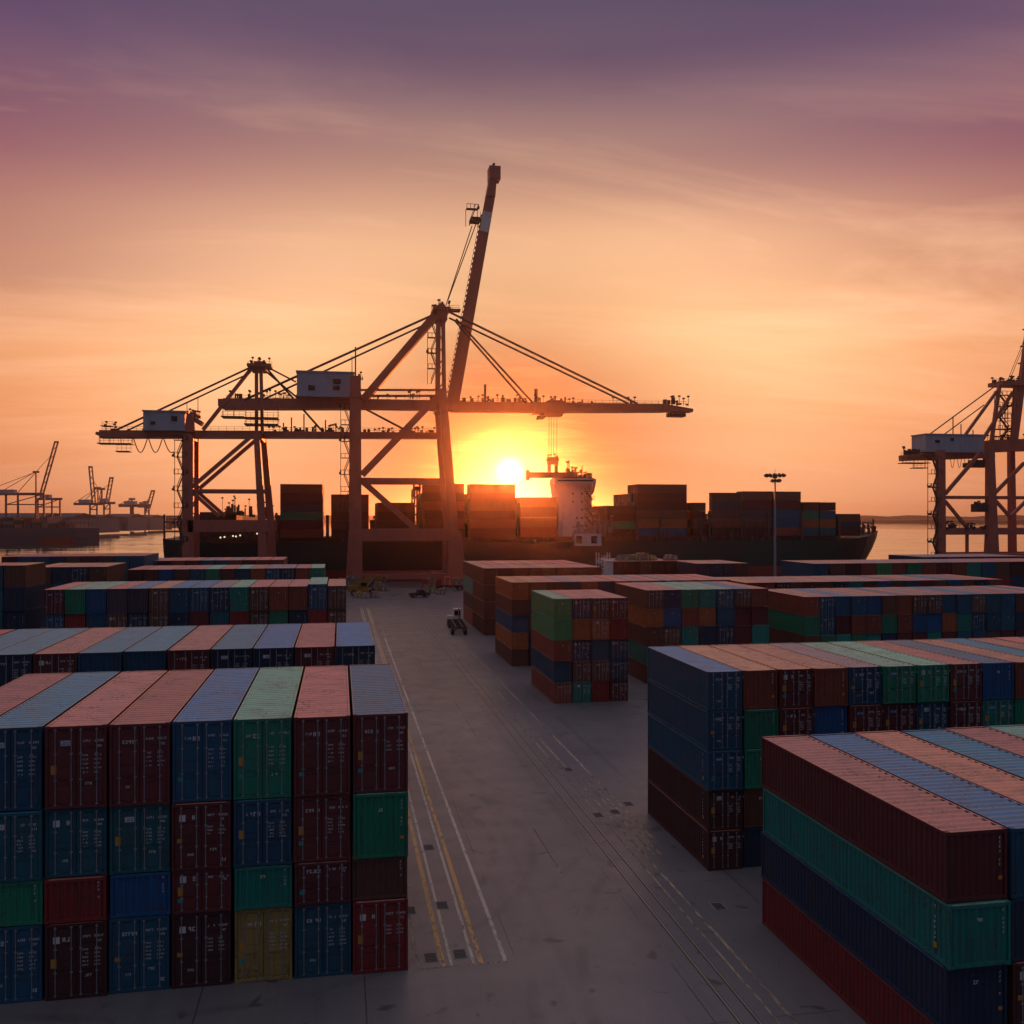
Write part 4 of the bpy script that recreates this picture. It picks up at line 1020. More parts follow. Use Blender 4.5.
# ---- the crane on the other side of the ship's bow
def third_crane():
    YF, YR = 244.0, 257.0; YM = 250.5; rnd = random.Random(9)
    o = Vector((X(940, YF), YM, 0)); t = thing('quay_crane', 'dark quay crane with pale machinery house standing beyond the bow of the ship', 'crane', o)
    G = lambda px, py, Y=YM: at_y(px, py, Y)
    def member(name, segs, mat='crane', par=None):
        b = WB()
        for s in segs: b.bar(*s)
        return b.wbuild(name, [mat], par or t, o)
    zs, zl = G(965, 531.5, YF).z, G(965, 557, YF).z; xa, xb, xc = X(940.5, YF), X(991.5, YF), X(1042, YF)
    xa0, xb0, xc0 = xa, xb, xc
    for Y, w in ((YF, 1.0), (YR, .75)):
        xa, xb, xc = (v * Y / YF for v in (xa0, xb0, xc0))
        member('leg', [((xa, Y, 1.6), (xa, Y, G(940, 452).z), 2.5 * w, 1.7, 2.1 * w)])
        member('leg', [((xb, Y, 1.6), (xb, Y, zs), 4.6 * w, 1.7, 3.2 * w), ((xb, Y, zs), (xb - .6, Y, G(990, 445).z), 3.2 * w, 1.6, 1.9 * w)])
        member('sill_beam', [((xa, Y, zs), (xc, Y, zs), 1.9, 1.3)]); member('lower_beam', [((xa, Y, zl), (xc, Y, zl), 1.9, 1.3)])
        member('tie_beam', [((xa, Y, G(965, 497, YF).z), (xc, Y, G(965, 497, YF).z), .7, .7)])
        member('leg', [((xc, Y, 1.6), (xc - 2, Y, G(1035, 446).z), 2.6 * w, 1.6, 2.0 * w)])
        for xx in (xa, xb, xc):
            bg = WB(); bg.box(xx - 2.4, xx + 2.4, Y - .8, Y + .8, .9, 1.6); bo = bg.wbuild('bogie', ['crane'], t, o)
            for k in range(3):
                wv = WB(); wv.disc((xx - 1.7 + 1.7 * k, Y, .42), (0, 1, 0), .42, .45); wv.wbuild('wheel', ['steel'], bo, o)
    member('leg', [(G(1012.5, 560, YR - 3), G(1011, 448, YR - 3), 2.0, 1.6, 1.6)])
    member('post', [((X(967, YF), YF, zl), (X(967, YF), YF, zs), .7, .7)])
    for a, c, w in (((981, 452), (945, 494), .95), ((945, 501), (968, 529), .8), ((995, 493), (1024, 463), .9), ((995, 500), (1010, 517), .8), ((1010, 517), (1030, 497), .8)):
        member('brace', [(G(*a, YF), G(*c, YF), w, .8)])
    b = WB(); b.bar(G(903, 458), G(990, 453), 1.7, 4.4, 3.0); b.bar(G(986, 446.5), G(1060, 444), 3.6, 5.0); gd = b.wbuild('girder', ['crane'], t, o)
    b = WB(); clutter(b, G(903, 455), G(916, 454), 18, rnd, 1.7); railing(b, G(901, 456, YM - 2), G(918, 455, YM - 2)); clutter(b, G(988, 440), G(1024, 440), 18, rnd, 1.0); b.wbuild('railing', ['steel'], gd, o)
    b = WB(); b.box(X(902, YM), X(926, YM), YM - 2.2, YM + 2.2, G(910, 463.6).z, G(910, 462.8).z); railing(b, G(902, 462.8, YM - 2.2), G(926, 462.8, YM - 2.2), 1.5, 1.3)
    b.box(X(913, YM), X(925, YM), YM - 1.6, YM + 1.6, G(910, 468.4).z, G(910, 467.6).z); railing(b, G(913, 467.6, YM - 1.6), G(925, 467.6, YM - 1.6), 1.4, 1.2)
    for px in (903, 914, 925): b.bar(G(px, 468 if px > 910 else 463), G(px, 457), .15, .15)
    b.wbuild('walkway', ['steel'], t, o)
    house(t, o, X(918.5, YM), X(976, YM), YM - 3.4, YM + 3.4, G(940, 451.5).z, G(940, 435.8).z, [(.16, .24, .48, .66), (.42, .48, .62, .8)])
    b = WB(); b.box(X(966, YM), X(986, YM), YM - 1.6, YM + 1.6, G(975, 467.5).z, G(975, 463).z); b.box(X(971, YM), X(985, YM), YM - 1.4, YM + 1.4, G(975, 463).z, G(975, 460).z); b.bar(G(976, 463), G(976, 452), .5, .5); b.bar(G(984, 463), G(984, 452), .5, .5); b.wbuild('operator_cab', ['steel'], t, o)
    for Y in (YM - 2.4, YM + 2.4):
        member('tower_post', [(G(991.5, 441, Y), G(999.5, 385, Y), .9, .9)]); member('tower_post', [(G(1012, 441, Y), G(1015, 386, Y), .8, .8)])
        member('brace', [(G(963, 438, Y), G(997, 391, Y), .75, .7)]); member('brace', [(G(981, 442, Y), G(1013, 392, Y), .85, .7)])
    b = WB()
    for k in range(4): b.bar(G(996 - k, 425 - 8 * k + 12), G(1011, 425 - 8 * k + 12), .2, .2)
    for px in (1000, 1005): b.bar(G(px, 441), G(px, 404), .2, .2)
    stair(b, X(1003, YM), YM, G(1003, 441).z, G(1003, 395).z, 3, 3.4); b.wbuild('stairway', ['steel'], t, o)
    b = WB(); b.box(X(995, YM), X(1022, YM), YM - 3.2, YM + 3.2, G(1010, 386.5).z, G(1010, 382.5).z); ap = b.wbuild('apex_head', ['crane'], t, o)
    b = WB(); clutter(b, G(994, 382.5), G(1021, 382.5), 24, rnd, 1.3); railing(b, G(993, 382.5, YM - 3.2), G(1020, 382.5, YM - 3.2)); b.wbuild('railing', ['steel'], ap, o)
    b = WB(); b.bar(G(1014, 440, YM - 1.5), G(1034, 290, YM - 1.5), 2.0, 1.2, 1.6); b.bar(G(1014, 440, YM + 1.5), G(1034, 290, YM + 1.5), 2.0, 1.2, 1.6)
    for k in range(9): q = G(1015 + 2.3 * k, 432 - 17 * k); b.bar(q - Vector((0, 1.2, 0)), q + Vector((0, 1.2, 0)), .7, .7); b.box(q.x - 1.6, q.x - .9, q.y - .8, q.y + .8, q.z, q.z + .4)
    b.wbuild('raised_boom', ['crane'], t, o)
    def stay(a, c, r):
        for Y in (YM - 1.7, YM + 1.7):
            b = WB(); b.tube([G(*a, Y), G(*c, Y)], r, 5, cap=False); b.wbuild('stay', ['steel'], t, o)
    stay((994, 387), (926, 437), .2); stay((984, 405), (942, 436), .18)
    for a, c in (((1007, 382), (1028, 330)), ((1009, 382), (1029, 332))):
        b = WB(); b.tube([G(*a), G(*c)], .1, 4, cap=False); b.wbuild('cable', ['steel'], t, o)
    for px, y0, y1 in ((953, 436, 417), (961, 436, 424), (973, 436, 430)): member('mast', [(G(px, y0), G(px, y1), .22, .22)], 'steel')
    b = WB()
    for a in (950, 957, 964): b.tube([G(a + .6 * k, 456 + 12 * math.sin(PI * k / 8)) for k in range(9)], .09, 4, cap=False)
    b.wbuild('festoon_cable', ['steel'], t, o)
    b = WB(); stair(b, X(934.3, YF), YF, 3, G(935, 460, YF).z, 1.5, 3.8); b.wbuild('stairway', ['steel'], t, o)
    b = WB(); clutter(b, G(944, 529, YF), G(985, 529, YF), 26, rnd, 1.5); railing(b, G(944, 529, YF), G(986, 529, YF)); b.wbuild('railing', ['steel'], t, o)
    b = WB(); b.box(X(973.5, YF), X(985, YF), YF - 1.4, YF + 1.2, G(980, 512, YF).z, G(980, 504, YF).z); clutter(b, G(973, 504, YF), G(985, 504, YF), 6, rnd, .7); b.wbuild('equipment_cabin', ['steel'], t, o)
    b = WB(); b.disc(G(952, 526.5, YF), (0, 1, 0), 1.0, .7); b.wbuild('cable_reel', ['steel'], t, o)
third_crane()

# ---- cranes of the far terminal across the water
def far_crane(pxl, d, ygird, ytop, ybase, legs, gl, gr_, apex, boom, label, wide=1.0):
    G = lambda px, py, dd=0: at_d(px, py, d + dd); o = G(pxl, HORIZON); o.z = 1.2
    t = thing('far_quay_crane', label, 'crane', o, 0, 'cranes of the far terminal'); k = d / 930
    zb = 1.2
    def mem(name, segs, mat='crane_far'):
        b = WB()
        for a, c, w in segs: b.bar(a, c, w * k, w * k * .8)
        b.wbuild(name, [mat], t, o)
    for px in legs:
        for dd in (0, 16):
            p = G(px, ygird, dd); mem('leg', [(Vector((p.x, p.y, zb)), p, 1.5 * wide)])
    if len(legs) > 1:
        ym = ygird + (ybase - ygird) * .5
        mem('portal_beam', [(G(legs[0], ym), G(legs[-1], ym), 1.1)]); mem('brace', [(G(legs[0], ym), G(legs[-1], ygird), .8)])
    mem('girder', [(G(gl, ygird, 8), G(gr_, ygird, 8), 2.4 * wide)])
    if apex:
        ax, ay = apex
        for dd in (2, 14): mem('tower_post', [(G(ax, ygird, dd), G(ax, ay, dd), 1.2)])
        mem('apex_head', [(G(ax - 3, ay, 8), G(ax + 3, ay, 8), 2.0)])
        mem('stay', [(G(ax, ay, 8), G(gl, ygird - 1, 8), .5)]); mem('stay', [(G(ax - 1, ay, 8), G((gl * 2 + ax) / 3, ygird - 1, 8), .5)]); mem('stay', [(G(ax, ay, 8), G((gl + 2 * ax) / 3, ygird - 1, 8), .6)])
    if boom:
        (bx0, by0), (bx1, by1) = boom
        for dd in (4, 12):
            sft = 2.6 if dd == 12 else -.6
            mem('raised_boom', [(G(bx0 + sft, by0, dd), G(bx1 + sft, by1, dd), 1.25 * wide)])
        mem('boom_head', [(G(bx1 - 1, by1, 8), G(bx1 + 3, by1, 8), 1.8)])
        mem('lattice', [(G(bx0 - .6 + (bx1 - bx0) * q / 6, by0 + (by1 - by0) * q / 6, 8), G(bx0 + 2.6 + (bx1 - bx0) * (q + .5) / 6, by0 + (by1 - by0) * (q + .5) / 6, 8), .5) for q in range(6)])
        if apex: mem('cable', [(G(apex[0], apex[1], 8), G(bx0 + (bx1 - bx0) * .75, by0 + (by1 - by0) * .75, 8), .4)])
    house_w = (gr_ - gl)
    b = WB(); p = G(gl + house_w * .2, ygird - 2.6); q = G(gl + house_w * .55, ygird - 2.6)
    b.bar(p, q, 3.6 * k, 7 * k); b.wbuild('machinery_house', ['house'], t, o)
far_crane(20, 760, 494, 441, 515, (6, 18, 36, 44), -20, 44, (36, 472), ((41, 493), (55.5, 442)), 'far crane with tall raised boom above the dark ship across the water', 1.15)
far_crane(38, 790, 499, 497, 515, (38, 52, 60), 36, 62, None, None, 'low far crane portal beside the tall raised-boom crane')
far_crane(90, 1080, 504, 466, 515, (90, 97), 74, 104, (98, 488), ((93, 503), (89.5, 467)), 'far crane with steep raised boom, taller of the close pair')
far_crane(108, 1140, 503, 478, 515, (104, 110), 98, 115, (102, 489), ((106, 503), (110.5, 478)), 'far crane with lower raised boom, smaller of the close pair')
far_crane(132, 1400, 505.5, 490, 515, (131, 133), 119, 150, (132, 499), None, 'far crane with wide flat girder and stubby tower in the haze', 1.3)
far_crane(147, 1480, 506.5, 490, 515, (145, 149), 138, 150, (146, 502), ((146, 513), (152, 491)), 'small hazy far crane with slanting boom beside the stern of the moored ship')

# ---- the dark ship berthed at the far terminal
def far_ship():
    d = 705; o = at_d(0, HORIZON, d); o.z = -3
    t = thing('berthed_ship', 'hazy dark ship with orange-red stern berthed across the water', 'ship', o, -YAW); k = d / 930
    def px(p): return (p - 0) * k
    def pz(y): return CAM_H - (y - HORIZON) * k + 3
    b = MB(); L0, L1 = px(-90), px(91); n = 12; hb = 14
    for mat, za, zb, nm, c0, c1 in (('hazed_hull', -2, pz(537.5), 'lower_hull', -90, 40), ('boot', -2, pz(537.5), 'stern_plating', 40, 75), ('hazed_hull', -2, pz(537.5), 'lower_hull', 75, 91), ('hazed_hull', pz(537.5) + .02, pz(528), 'hull', -90, 91)):
        b = MB(); ra = []
        for i in range(n + 1):
            f = i / n; p = c0 + (c1 - c0) * f; e = max(0, (p - 70) / 21); ra.append((px(p), hb * (1 - e ** 2.2)))
        for i in range(n):
            (xa, wa), (xb, wb) = ra[i], ra[i + 1]
            for s in (-1, 1):
                q = [(xa, hb + s * wa, za), (xb, hb + s * wb, za), (xb, hb + s * wb, zb), (xa, hb + s * wa, zb)]; b.poly(q if s < 0 else q[::-1])
            b.poly([(xa, hb - wa, zb), (xb, hb - wb, zb), (xb, hb + wb, zb), (xa, hb + wa, zb)])
        b.build(nm, [mat], t)
    rr = random.Random(6)
    for a, c, y in ((-80, -40, 518), (-39, -27, 520), (-26, -12, 517.5), (-11, -1, 519), (0, 11, 517.5), (12, 20, 520), (21, 29, 518.5), (30, 38, 522), (47, 54, 523), (56, 64, 521), (66, 73, 524)):
        z0 = pz(528); k_ = 0
        while z0 < pz(y):
            b = MB(); z1 = min(pz(y), z0 + 2.6); b.box(px(a) + rr.uniform(0, .4), px(c) - rr.uniform(0, .4), 3 + rr.uniform(0, .5), 2 * hb - 3, z0, z1 - .12)
            b.build('deck_stack', [rr.choice(['hazed_hull', 'shed', 'crane_far', 'boot', 'hazed_hull', 'hull'])], t); z0 = z1
    b = MB(); b.box(px(40), px(46), 2, 2 * hb - 2, pz(528), pz(517)); b.build('bridge_tower', ['crane_far'], t)
    b = WB(); rnd = random.Random(2)
    for p in range(48, 90, 4): b.bar((px(p), 8, pz(528)), (px(p), 8, pz(517 + rnd.random() * 6)), .5, .5)
    for y in (519, 523): b.bar((px(48), 8, pz(y)), (px(86), 8, pz(y)), .4, .4)
    b.build('deck_gear', ['crane_far'], t)
far_ship()

# ------------------------------------------------------------------ the container ship alongside the quay
YS = 266.5                                   # near side of its deck stacks
BEAM = 33.0
def ship():
    rnd = random.Random(21)
    xs0, xs1 = X(163.5, 266), X(878, 281); zd = 11.2
    o = Vector((xs0, 264.5 + BEAM / 2, -3)); yc = o.y
    t = thing('container_ship', 'long dark green container ship with red waterline moored behind the quay cranes', 'ship', o)
    # hull: stations along x, each a half section (z, half-breadth)
    st = []; n = 44; Lh = xs1 - xs0
    zl = [-6.5, -3.0, 0.5, 3.4, 6.0, 9.0, zd]
    hull = WB(); rows = []
    for i in range(n + 1):
        f = i / n; x = xs0 + Lh * f
        sheer = 2.6 * max(0, (f - .88) / .12) ** 2 + 1.2 * max(0, (.06 - f) / .06)
        row = []
        for z in zl:
            hb = BEAM / 2; k = (z + 6.5) / (zd + 6.5); zz = z + sheer * max(0, k)
            xx = x
            if f > .80:
                e = (f - .80) / .20
                hb *= max(0.0, 1 - e ** (1.5 + 2.4 * k))
                xx = x - (1 - k) ** 1.5 * 13.5 * e ** 3
            if f < .10:
                e = 1 - f / .10
                hb *= 1 - (.03 + .5 * (1 - k) ** 1.5) * e ** 2
                xx = x + (1 - k) ** 3.0 * 5.0 * e ** 2
            row.append((xx, hb, zz))
        rows.append(row)
    for i in range(n):
        for j in range(len(zl) - 1):
            mi = 1 if zl[j + 1] <= 3.4 else 0
            for s in (-1, 1):
                a, b_, c, d = rows[i][j], rows[i + 1][j], rows[i + 1][j + 1], rows[i][j + 1]
                q = [(p[0], yc + s * p[1], p[2]) for p in (a, b_, c, d)]
                hull.poly(q if s < 0 else q[::-1], mi)
    for j in range(len(zl) - 1):
        a, d = rows[0][j], rows[0][j + 1]; hull.poly([(a[0], yc + a[1], a[2]), (a[0], yc - a[1], a[2]), (d[0], yc - d[1], d[2]), (d[0], yc + d[1], d[2])], 1 if zl[j + 1] <= 3.4 else 0)
    h = hull.wbuild('hull', ['hull', 'boot'], t, o)
    dk = WB()
    for i in range(n):
        a, b_ = rows[i][-1], rows[i + 1][-1]
        dk.poly([(a[0], yc - a[1], a[2] - .02), (b_[0], yc - b_[1], b_[2] - .02), (b_[0], yc + b_[1], b_[2] - .02), (a[0], yc + a[1], a[2] - .02)])
    dk.wbuild('deck', ['deck'], t, o)
    G = lambda px, py, Y=YS: at_y(px, py, Y)
    # coaming and lashing gear between hull edge and stacks
    b = WB()
    b.box(X(275, YS), X(840, YS), YS + .6, YS + BEAM - 5, zd - .3, zd + 1.2)
    b.wbuild('hatch_coaming', ['deck'], t, o)
    yr = 265.0
    b = WB()
    for a, c in ((190, 352), (352, 470), (470, 574), (604, 740), (740, 835)): railing(b, Vector((X(a, yr), yr, zd)), Vector((X(c, yr), yr, zd)), 1.3, 2.6, .1)
    clutter(b, Vector((X(195, yr), yr + .6, zd)), Vector((X(280, yr), yr + .6, zd)), 50, rnd, 2.4, .5)
    clutter(b, Vector((X(280, yr), yr + .4, zd)), Vector((X(556, yr), yr + .4, zd)), 46, rnd, 1.5, .3)
    clutter(b, Vector((X(580, yr), yr + .4, zd)), Vector((X(640, yr), yr + .4, zd)), 30, rnd, 2.8, .5)
    clutter(b, Vector((X(640, yr), yr + .4, zd)), Vector((X(840, yr), yr + .4, zd)), 50, rnd, 1.6, .3)
    b.wbuild('railing', ['lash'], t, o)
    b = WB()                                                       # bow bulwark gear and breakwater frame
    xa, xb = X(861.5, yc - 3), X(871.5, yc - 3)
    for x in (xa, (xa + xb) / 2, xb):
        for y in (yc - 4, yc + 4): b.bar((x, y, zd), (x, y, 16.5 if x < xb else 17.6), .45, .45)
    for z in (13, 14.8, 16.5): b.bar((xa, yc - 4, z), (xb, yc - 4, z), .3, .3); b.bar((xa, yc + 4, z), (xb, yc + 4, z), .3, .3)
    clutter(b, Vector((X(838, yc - 3), yc - 4, zd + 1)), Vector((X(873, yc - 3), yc - 2, zd + 2.2)), 60, rnd, 2.2, 3)
    b.wbuild('bow_frame', ['lash'], t, o)
    b = WB()                                                       # stern frame
    x0 = X(164.5, 265.5); x1 = X(186, 265.5)
    for x in (x0, x0 + 4.2):
        for y in (265.5, 292): b.bar((x, y, 9.5), (x, y, 19.0 - (0 if x == x0 else 1.6)), .55, .55)
    for y in (265.5, 292): b.bar((x0, y, 17.0), (x1, y, 17.0), .5, .5); b.bar((x0, y, 14.3), (x0 + 4.2, y, 14.3), .3, .3)
    b.bar((x0, 265.5, 17), (x0, 292, 17), .5, .5)
    railing(b, Vector((x0, 265.5, 17.2)), Vector((x1, 265.5, 17.2)), 1.2, 2, .1); clutter(b, Vector((x0 + 4, 268, zd)), Vector((x1, 268, zd)), 30, rnd, 4.5, 2)
    b.wbuild('stern_frame', ['lash'], t, o)
    b = WB(); b.box(X(196, 270), X(236, 270), 271, 288, zd, G(215, 512, 271).z); b.box(X(238, 270), X(276, 270), 272, 288, zd, G(250, 521, 272).z)
    ms = b.wbuild('mooring_house', ['deck'], t, o)
    b = WB()
    for px in (262.5, 268, 240): b.box(X(px, 270) - .0, X(px, 270) + .9, 270.85, 270.97, zd + 1.2, zd + 2.6)
    b.wbuild('window', ['glass'], ms, o)
    b = WB(); clutter(b, G(222, 513, 271), G(274, 520, 272), 46, rnd, 3.6, 2.0); b.wbuild('deck_gear', ['lash'], t, o)
    # lit lamps seen along the stern deck
    for px, py in ((220.5, 537.5), (224.5, 537), (233, 536), (236, 536.4), (240.2, 535.4), (257, 533.6), (264.6, 533.6), (274, 535.5), (446, 537), (441, 539)):
        q = G(px, py, 264.9); b = WB(); b.box(q.x - .19, q.x + .19, q.y - .2, q.y + .1, q.z - .19, q.z + .19)
        b.wbuild('deck_lamp', ['lamp_on'], t, o)
        b = WB(); b.bar((q.x, q.y + .25, zd - .4), (q.x, q.y + .25, q.z + .3), .12, .12); b.wbuild('lamp_post', ['lash'], t, o)
    # bridge tower
    xl, xr = X(558.5, 268), X(592.5, 268); z1 = G(575, 484, 268).z
    b = WB()
    b.poly([(xl, 268, zd), (xr - .2, 268, zd), (xr - .2, 268, z1), (xl, 268, z1)])
    b.box(xl + 3.2, xr - .3, 268.02, 275, zd, z1 - .01)
    b.poly([(xl - .8, 270, z1), (xl + 1.6, 270, zd), (xl + 1.6, 276, zd), (xl - .8, 276, z1)][::-1]); b.poly([(xl - .8, 270, z1), (xl + 3.2, 268.01, z1), (xl + 3.2, 268.01, zd), (xl + 1.6, 270, zd)][::-1])
    tw = b.wbuild('bridge_tower', ['cream'], t, o)
    b = WB(); xw0, xw1 = X(554, 268), X(595, 268)
    b.box(xw0, xw1, 266.8, 274, z1, z1 + 1.5); b.box(xw0 + .5, xw1 - .4, 267.2, 273.5, z1 + 1.5, z1 + 1.8); b.bar((xw0 + 1, 267.4, z1), (xl + .5, 267.9, z1 - 2.6), .4, .4); b.bar((xw1 - .4, 267.4, z1), (xr - .4, 267.9, z1 - 3), .9, .6)
    br = b.wbuild('bridge_wing', ['cream'], tw, o)
    b = WB(); n = 9
    b.box(xw0 + .8, xw1 - .8, 266.72, 266.79, z1 + .75, z1 + 1.2)
    b.wbuild('window', ['glass'], br, o)
    b = WB()
    for r in range(6):
        for px in (572, 576, 581, 586):
            if rnd.random() < .55: b.box(X(px, 268), X(px, 268) + .5, 267.92, 267.99, z1 - 3.1 - r * 2.4, z1 - 2.6 - r * 2.4)
    b.wbuild('window', ['glass'], tw, o)
    b = WB()
    for r in range(6): 
        z = z1 - 2.2 - r * 2.5; b.box(X(584, 268), X(593.5, 268), 266.9, 267.88, z - .12, z); railing(b, Vector((X(584, 268), 266.95, z)), Vector((X(593.5, 268), 266.95, z)), 1.0, 1.2, .1)
        b.bar((X(585, 268), 267.3, z), (X(592, 268), 267.3, z - 2.5), .3, .6)
    b.wbuild('stairway', ['lash'], tw, o)
    b = WB()
    for r in range(6): b.box(xl + 1.2 + .3 * r, xr - .1, 267.55, 268.01, z1 - 1.2 - r * 2.5 - .16, z1 - 1.2 - r * 2.5)
    b.box(X(562, 268), X(571, 268), 267.2, 268.0, zd, zd + 6.0)
    b.wbuild('deck_ledge', ['cream'], tw, o)
    b = WB(); b.box(X(563, 270), X(577, 270), 270, 276, z1 + 1.8, z1 + 2.6); b.box(X(577, 270), X(590, 270), 270, 276, z1 + 1.8, z1 + 2.3)
    for px, yt in ((569, 460), (582, 466), (586, 471), (590.5, 473)): b.bar(G(px, 478, 272), G(px, yt, 272), .25, .25)
    b.box(X(567, 272), X(573, 272), 271.5, 272.5, G(1, 468, 272).z, G(1, 466, 272).z); clutter(b, G(563, 477, 272), G(592, 478, 272), 22, rnd, 1.6)
    b.wbuild('radar_mast', ['steel'], tw, o)
    b = WB(); b.box(X(580, 267), X(606, 267), 268.1, 282, G(1, 529, 267).z, G(1, 521, 267).z); b.wbuild('engine_casing', ['boot'], t, o)
    b = WB(); railing(b, G(592, 521, 267.5), G(606, 521, 267.5), 1.4, 1.2, .1); railing(b, G(593, 518.5, 267.5), G(606, 517.5, 267.5), .9, 1.2, .1); b.wbuild('railing', ['lash'], t, o)
    b = WB(); q0, q1 = G(575, 546, 263.6), G(601.5, 534.5, 263.6); b.box(q0.x, q1.x, 263.6, 267, q0.z, q1.z); b.box(q0.x - .1, q1.x + .1, 263.5, 267.1, q1.z, q1.z + .2)
    dh = b.wbuild('deck_house', ['white'], t, o)
    for u in (576, 591):
        b = WB(); p0, p1 = G(u + .3, 543.5, 263.5), G(u + 6, 536, 263.5); b.box(p0.x, p1.x, 263.5, 263.58, p0.z, p1.z); b.wbuild('window', ['glass'], dh, o)
    b = WB(); clutter(b, G(572, 534, 265), G(612, 533, 265), 40, rnd, 3.6, 1.2); b.wbuild('deck_gear', ['rod'], t, o)
    # lashing bridges between the bays
    for px, yt in ((276.5, 515), (327, 515), (374, 520), (419.5, 487), (469, 500), (518, 505), (610, 520), (636.5, 515), (660, 520), (700, 516), (709, 512), (801.5, 512), (839, 520), (768, 513), (741.5, 515)):
        b = WB(); x = X(px, YS); zt = G(px, yt, YS).z
        for y in (YS - .2, YS + 9, YS + 18, YS + BEAM - 5): b.bar((x, y, zd), (x, y, zt), .55, .55)
        z = zd + 2.6
        while z <= zt: b.bar((x, YS - .4, z), (x, YS + BEAM - 5, z), .5, .3); z += 2.6
        clutter(b, (x, YS - .2, zd), (x, YS - .2, zt), 12, rnd, .8, .2)
        b.wbuild('lashing_bridge', ['lash'], t, o)
    b = WB(); x = X(416.5, YS); q = G(416.5, 488.5); b.bar(G(413, 489), G(420.5, 489), .8, 2); b.bar(G(414, 489), G(414, 497), .5, .8); clutter(b, G(412, 488.5), G(421, 488.5), 10, rnd, .9); b.wbuild('deck_crane', ['steel'], t, o)
    # deck edge stanchion lamps midships
    b = WB(); b.bar(G(700, 522, 266), G(764, 521.5, 266), .18, .18)
    for px in (700, 712, 724, 733, 745, 757, 764): b.bar(G(px, 541, 266), G(px, 521, 266), .22, .22)
    b.wbuild('lamp_rail', ['lash'], t, o)
    return zd + 1.2
ZD = ship()

def ship_bay(key, px0, px1, yt, cols, desc, rows=10, inner=None, zb=None):
    """one bay of deck containers lying fore and aft: the near rank one by one, the ranks behind it as part of the inner mass"""
    x0, x1 = X(px0, YS), X(px1, YS); L = round(x1 - x0 - .12, 2); zt = at_y((px0 + px1) / 2, yt, YS).z; zb = zb or ZD
    n = max(1, round((zt - zb) / 2.62)); H = (zt - zb) / n; W = 2.44
    for k in range(n):
        c = cols[k] if k < len(cols) else random.choice(['brick', 'brown', 'maroon', 'dark'])
        z = zt - (k + 1) * H
        kk = f'{key}.{k}'; lab = f"{WORD[c]} container, {ORD[k]} from top, {desc}"
        if KEEP is None or kk in KEEP:
            me = m_simple(W, round(H - .03, 2), L); ob = link('shipping_container', me, None, (x0 + .06, YS, z)); ob.color = (*[v * 1.2 for v in jit(PAINT[c], .1)], 1)  # paint lifted to stand for haze over the ship
            tag(ob, lab, 'container', 'containers on the deck of the ship'); ob['ckey'] = kk
        else: MASS.append(((x0 + .06, YS, z), (L, W, H - .03), PAINT[c], ROOF_LIT['mauve']))
    for r in range(1, rows):
        nn = n if inner is None else max(1, n - (inner[1] if r >= inner[0] else 0))
        for k in range(nn): MASS.append(((x0 + .06 + random.uniform(-.1, .1), YS + r * 2.5, zb + k * H), (L, W, H - .03), PAINT[random.choice(['brick', 'brown', 'maroon', 'dark', 'navy'])], ROOF_LIT['mauve']))
B_ = lambda s: s.split()
ship_bay('S1', 280, 322.5, 484, B_('brick maroon purple green maroon brick'), 'stack with one green container near stern')
ship_bay('S2', 331, 369, 494.3, B_('brick brown maroon brown dark'), 'stack half behind the huge crane leg')
ship_bay('S3', 377.7, 414.5, 502.5, B_('brick maroon brown'), 'stack above the white boxes', zb=ZD + 2.3)
for i, (a, c) in enumerate(((381, 394.4), (395.4, 406), (408.2, 422))):
    x0, x1 = X(a, YS - .4), X(c, YS - .4); me = m_simple(2.44, 2.25, round(x1 - x0, 2)); ob = link('shipping_container', me, None, (x0, YS - .4, ZD - .01)); ob.color = (.62, .6, .58, 1)
    tag(ob, ['short white box on deck, first from the huge crane leg', 'short white box on deck, middle of three', 'short white box on deck, third from the huge crane leg'][i], 'container', 'containers on the deck of the ship'); ob['ckey'] = f'W.{i}'
ship_bay('S4', 424, 464.5, 483.3, B_('brick maroon brick maroon brick dark'), 'stack behind the thin crane legs', inner=(3, 1))
ship_bay('S5', 470, 515.7, 484, B_('brick red brick maroon brick maroon'), 'tall stack against the sun', inner=(3, 1))
ship_bay('S6', 520, 557, 497, B_('brick maroon brick red maroon'), 'lower stack before the bridge tower')
ship_bay('S7', 607, 635.5, 505.5, B_('brown maroon leaf'), 'stack just forward of bridge tower', rows=8)
ship_bay('S8', 637.5, 687, 484.2, B_('brown maroon dark brown orange blue'), 'tallest stack forward of bridge tower', inner=(4, 1))
ship_bay('S9', 693.2, 706, 502.5, B_('brown maroon brown dark'), 'narrow stack beside the tallest stack', inner=(3, 2))
ship_bay('SA', 712, 741, 492.6, B_('brown purple brown brick dark'), 'stack abaft the light mast', inner=(1, 3))
ship_bay('SB', 743, 772, 491.2, B_('brown maroon purple brown'), 'stack just abaft the light mast', inner=(2, 2))
ship_bay('SC', 772.8, 801, 491.4, B_('brown maroon blue blue brick red'), 'stack behind the light mast', inner=(3, 1))
ship_bay('SD', 803, 819, 502, B_('maroon green orange sea dark'), 'stack with orange container, stern half, towards bow')
ship_bay('SE', 819.6, 836, 502.2, B_('maroon blue orange sea dark'), 'stack with orange container, bow half, towards bow')
ship_bay('SF', 837.5, 860.5, 513.8, B_('brown navy dark'), 'last stack before the bow')

